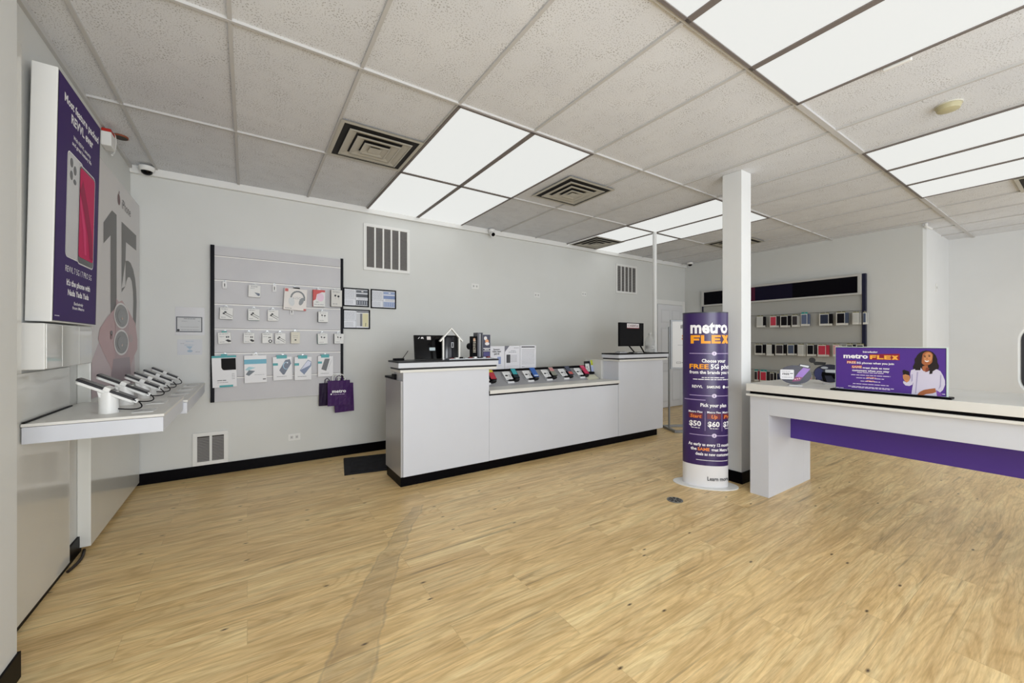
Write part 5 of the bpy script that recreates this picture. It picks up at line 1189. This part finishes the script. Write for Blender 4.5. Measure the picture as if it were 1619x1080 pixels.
def case_pack(label, y0, y1, z0, z1, front, side, tab=None, row=''):
    k = 7.30/7.34; y0 *= k; y1 *= k
    W = abs(y0-y1)-0.014; Hh = (z1-z0)*0.93
    t = thing('phone_case_pack', label, 'phone case', (HXF-0.055, (y0+y1)/2, z0), R(-90), 'packaged phone cases on the right wall')
    wf = W*0.74
    b = MB(); b.box(-W/2, -W/2+wf, -0.020, 0.0, 0, Hh, CARD); b.build('card_box', t, bevel=0.001)
    b = MB(); b.box(-W/2+wf*0.14, -W/2+wf*0.99, -0.025, -0.0205, Hh*0.17, Hh*0.93, front); b.build('phone_case', t, bevel=0.002)
    b = MB(); b.box(-W/2+0.012, W/2, 0.012, 0.038, 0.004, Hh-0.004, side); b.box(-W/2+0.012, W/2+0.001, 0.010, 0.0115, 0.0, Hh*0.16, CARD); b.build('rear_case', t)
    b = MB(); m = tab or OLV; b.box(-W*0.42, W*0.30, -0.016, -0.006, Hh, Hh+(0.026 if tab else 0.014), m); b.box(-0.004, 0.006, -0.018, 0.05, Hh+0.008, Hh+0.014, METAL); b.build('hang_tab', t)
def prod_hook(y, z):
    b = MB(cdo); b.tube([(XR-0.034, y, z), (HXF-0.078, y, z-0.003), (HXF-0.084, y, z+0.008)], 0.003, METAL, 6); b.build('hook', cd)
K = M('#100e13', 0.4, spec=0.15); K2 = M('#2a2328', 0.35); BG = M('#5a6785', 0.35); RD = M('#c3324a', 0.35); LG = M('#c2c3c0', 0.35); NV = M('#1d2740', 0.35); PKC = M('#d69aa2', 0.35); SLT = M('#47536c', 0.35)
ROWS = [
 (3.404, 3.263, 1.528, 1.726, LG, K, None, 'pale case pack with black edge beside the white column, top row'),
 (3.195, 3.053, 1.522, 1.721, RD, K2, None, 'red case pack, second from the column in the top row'),
 (3.037, 2.888, 1.517, 1.719, K, K, None, 'black case pack right of the red one in the top row'),
 (2.870, 2.750, 1.520, 1.717, K2, LG, None, 'dark brown-black case pack left of the teal-tabbed one in the top row'),
 (2.744, 2.618, 1.529, 1.735, BG, BG, TEAL, 'blue-grey case pack with a teal hang tab in the top row'),
 (2.498, 2.327, 1.526, 1.720, NV, K, None, 'navy case pack with white pattern just right of the gap in the top row'),
 (2.287, 2.135, 1.526, 1.726, K, SLT, None, 'black case pack next to the white ones at right in the top row'),
 (2.094, 1.985, 1.531, 1.715, LG, LG, None, 'white case pack near the rail in the top row'),
 (1.975, 1.915, 1.529, 1.710, SLT, LG, None, 'narrow slate case pack in front of the side rail in the top row'),
 (3.434, 3.263, 1.056, 1.247, K, K, None, 'black case pack beside the white column, middle row'),
 (3.250, 3.130, 1.047, 1.248, LG, K, None, 'pale grey and black case pack, second in the middle row'),
 (3.111, 2.947, 1.058, 1.248, K2, K, None, 'wide dark case pack, third in the middle row'),
 (2.935, 2.795, 1.063, 1.249, SLT, K, None, 'slate blue case pack, fourth in the middle row'),
 (2.789, 2.671, 1.054, 1.250, LG, LG, None, 'light grey case pack, fifth in the middle row'),
 (2.662, 2.530, 1.058, 1.250, K, K2, None, 'black case pack left of the red one in the middle row'),
 (2.521, 2.368, 1.056, 1.245, RD, RD, None, 'wide red case pack in the middle row'),
 (2.327, 2.213, 1.062, 1.252, PKC, LG, None, 'pink case pack half behind the landscape sign, middle row'),
 (2.164, 2.055, 1.073, 1.253, K, K, None, 'black case pack showing only its top above the landscape sign, left one'),
 (2.050, 1.931, 1.076, 1.253, K, K2, None, 'black case pack showing only its top above the landscape sign, right one'),
 (3.441, 3.365, 0.601, 0.790, K2, RD, TEAL, 'dark narrow case pack with teal tab beside the white column, lowest row'),
 (3.350, 3.205, 0.597, 0.790, RD, K2, TEAL, 'red case pack with a teal tab in the lowest row'),
 (3.193, 3.105, 0.608, 0.773, K2, K, None, 'dark red-black case pack, third in the lowest row'),
 (3.095, 2.959, 0.624, 0.780, NV, K, None, 'navy case pack touching the oval purple-phone sign, lowest row'),
 (2.640, 2.565, 0.640, 0.776, PKC, LG, None, 'pink case pack peeking between the two oval signs, lowest row'),
 (2.556, 2.435, 0.650, 0.775, K, K, TEAL, 'black case pack with teal tab between the oval signs, lowest row'),
]
for r_ in ROWS:
    case_pack(r_[7], r_[0], r_[1], r_[2], r_[3], r_[4], r_[5], r_[6])
    prod_hook((r_[0]+r_[1])/2*7.30/7.34, r_[2]+(r_[3]-r_[2])*0.93+0.014)
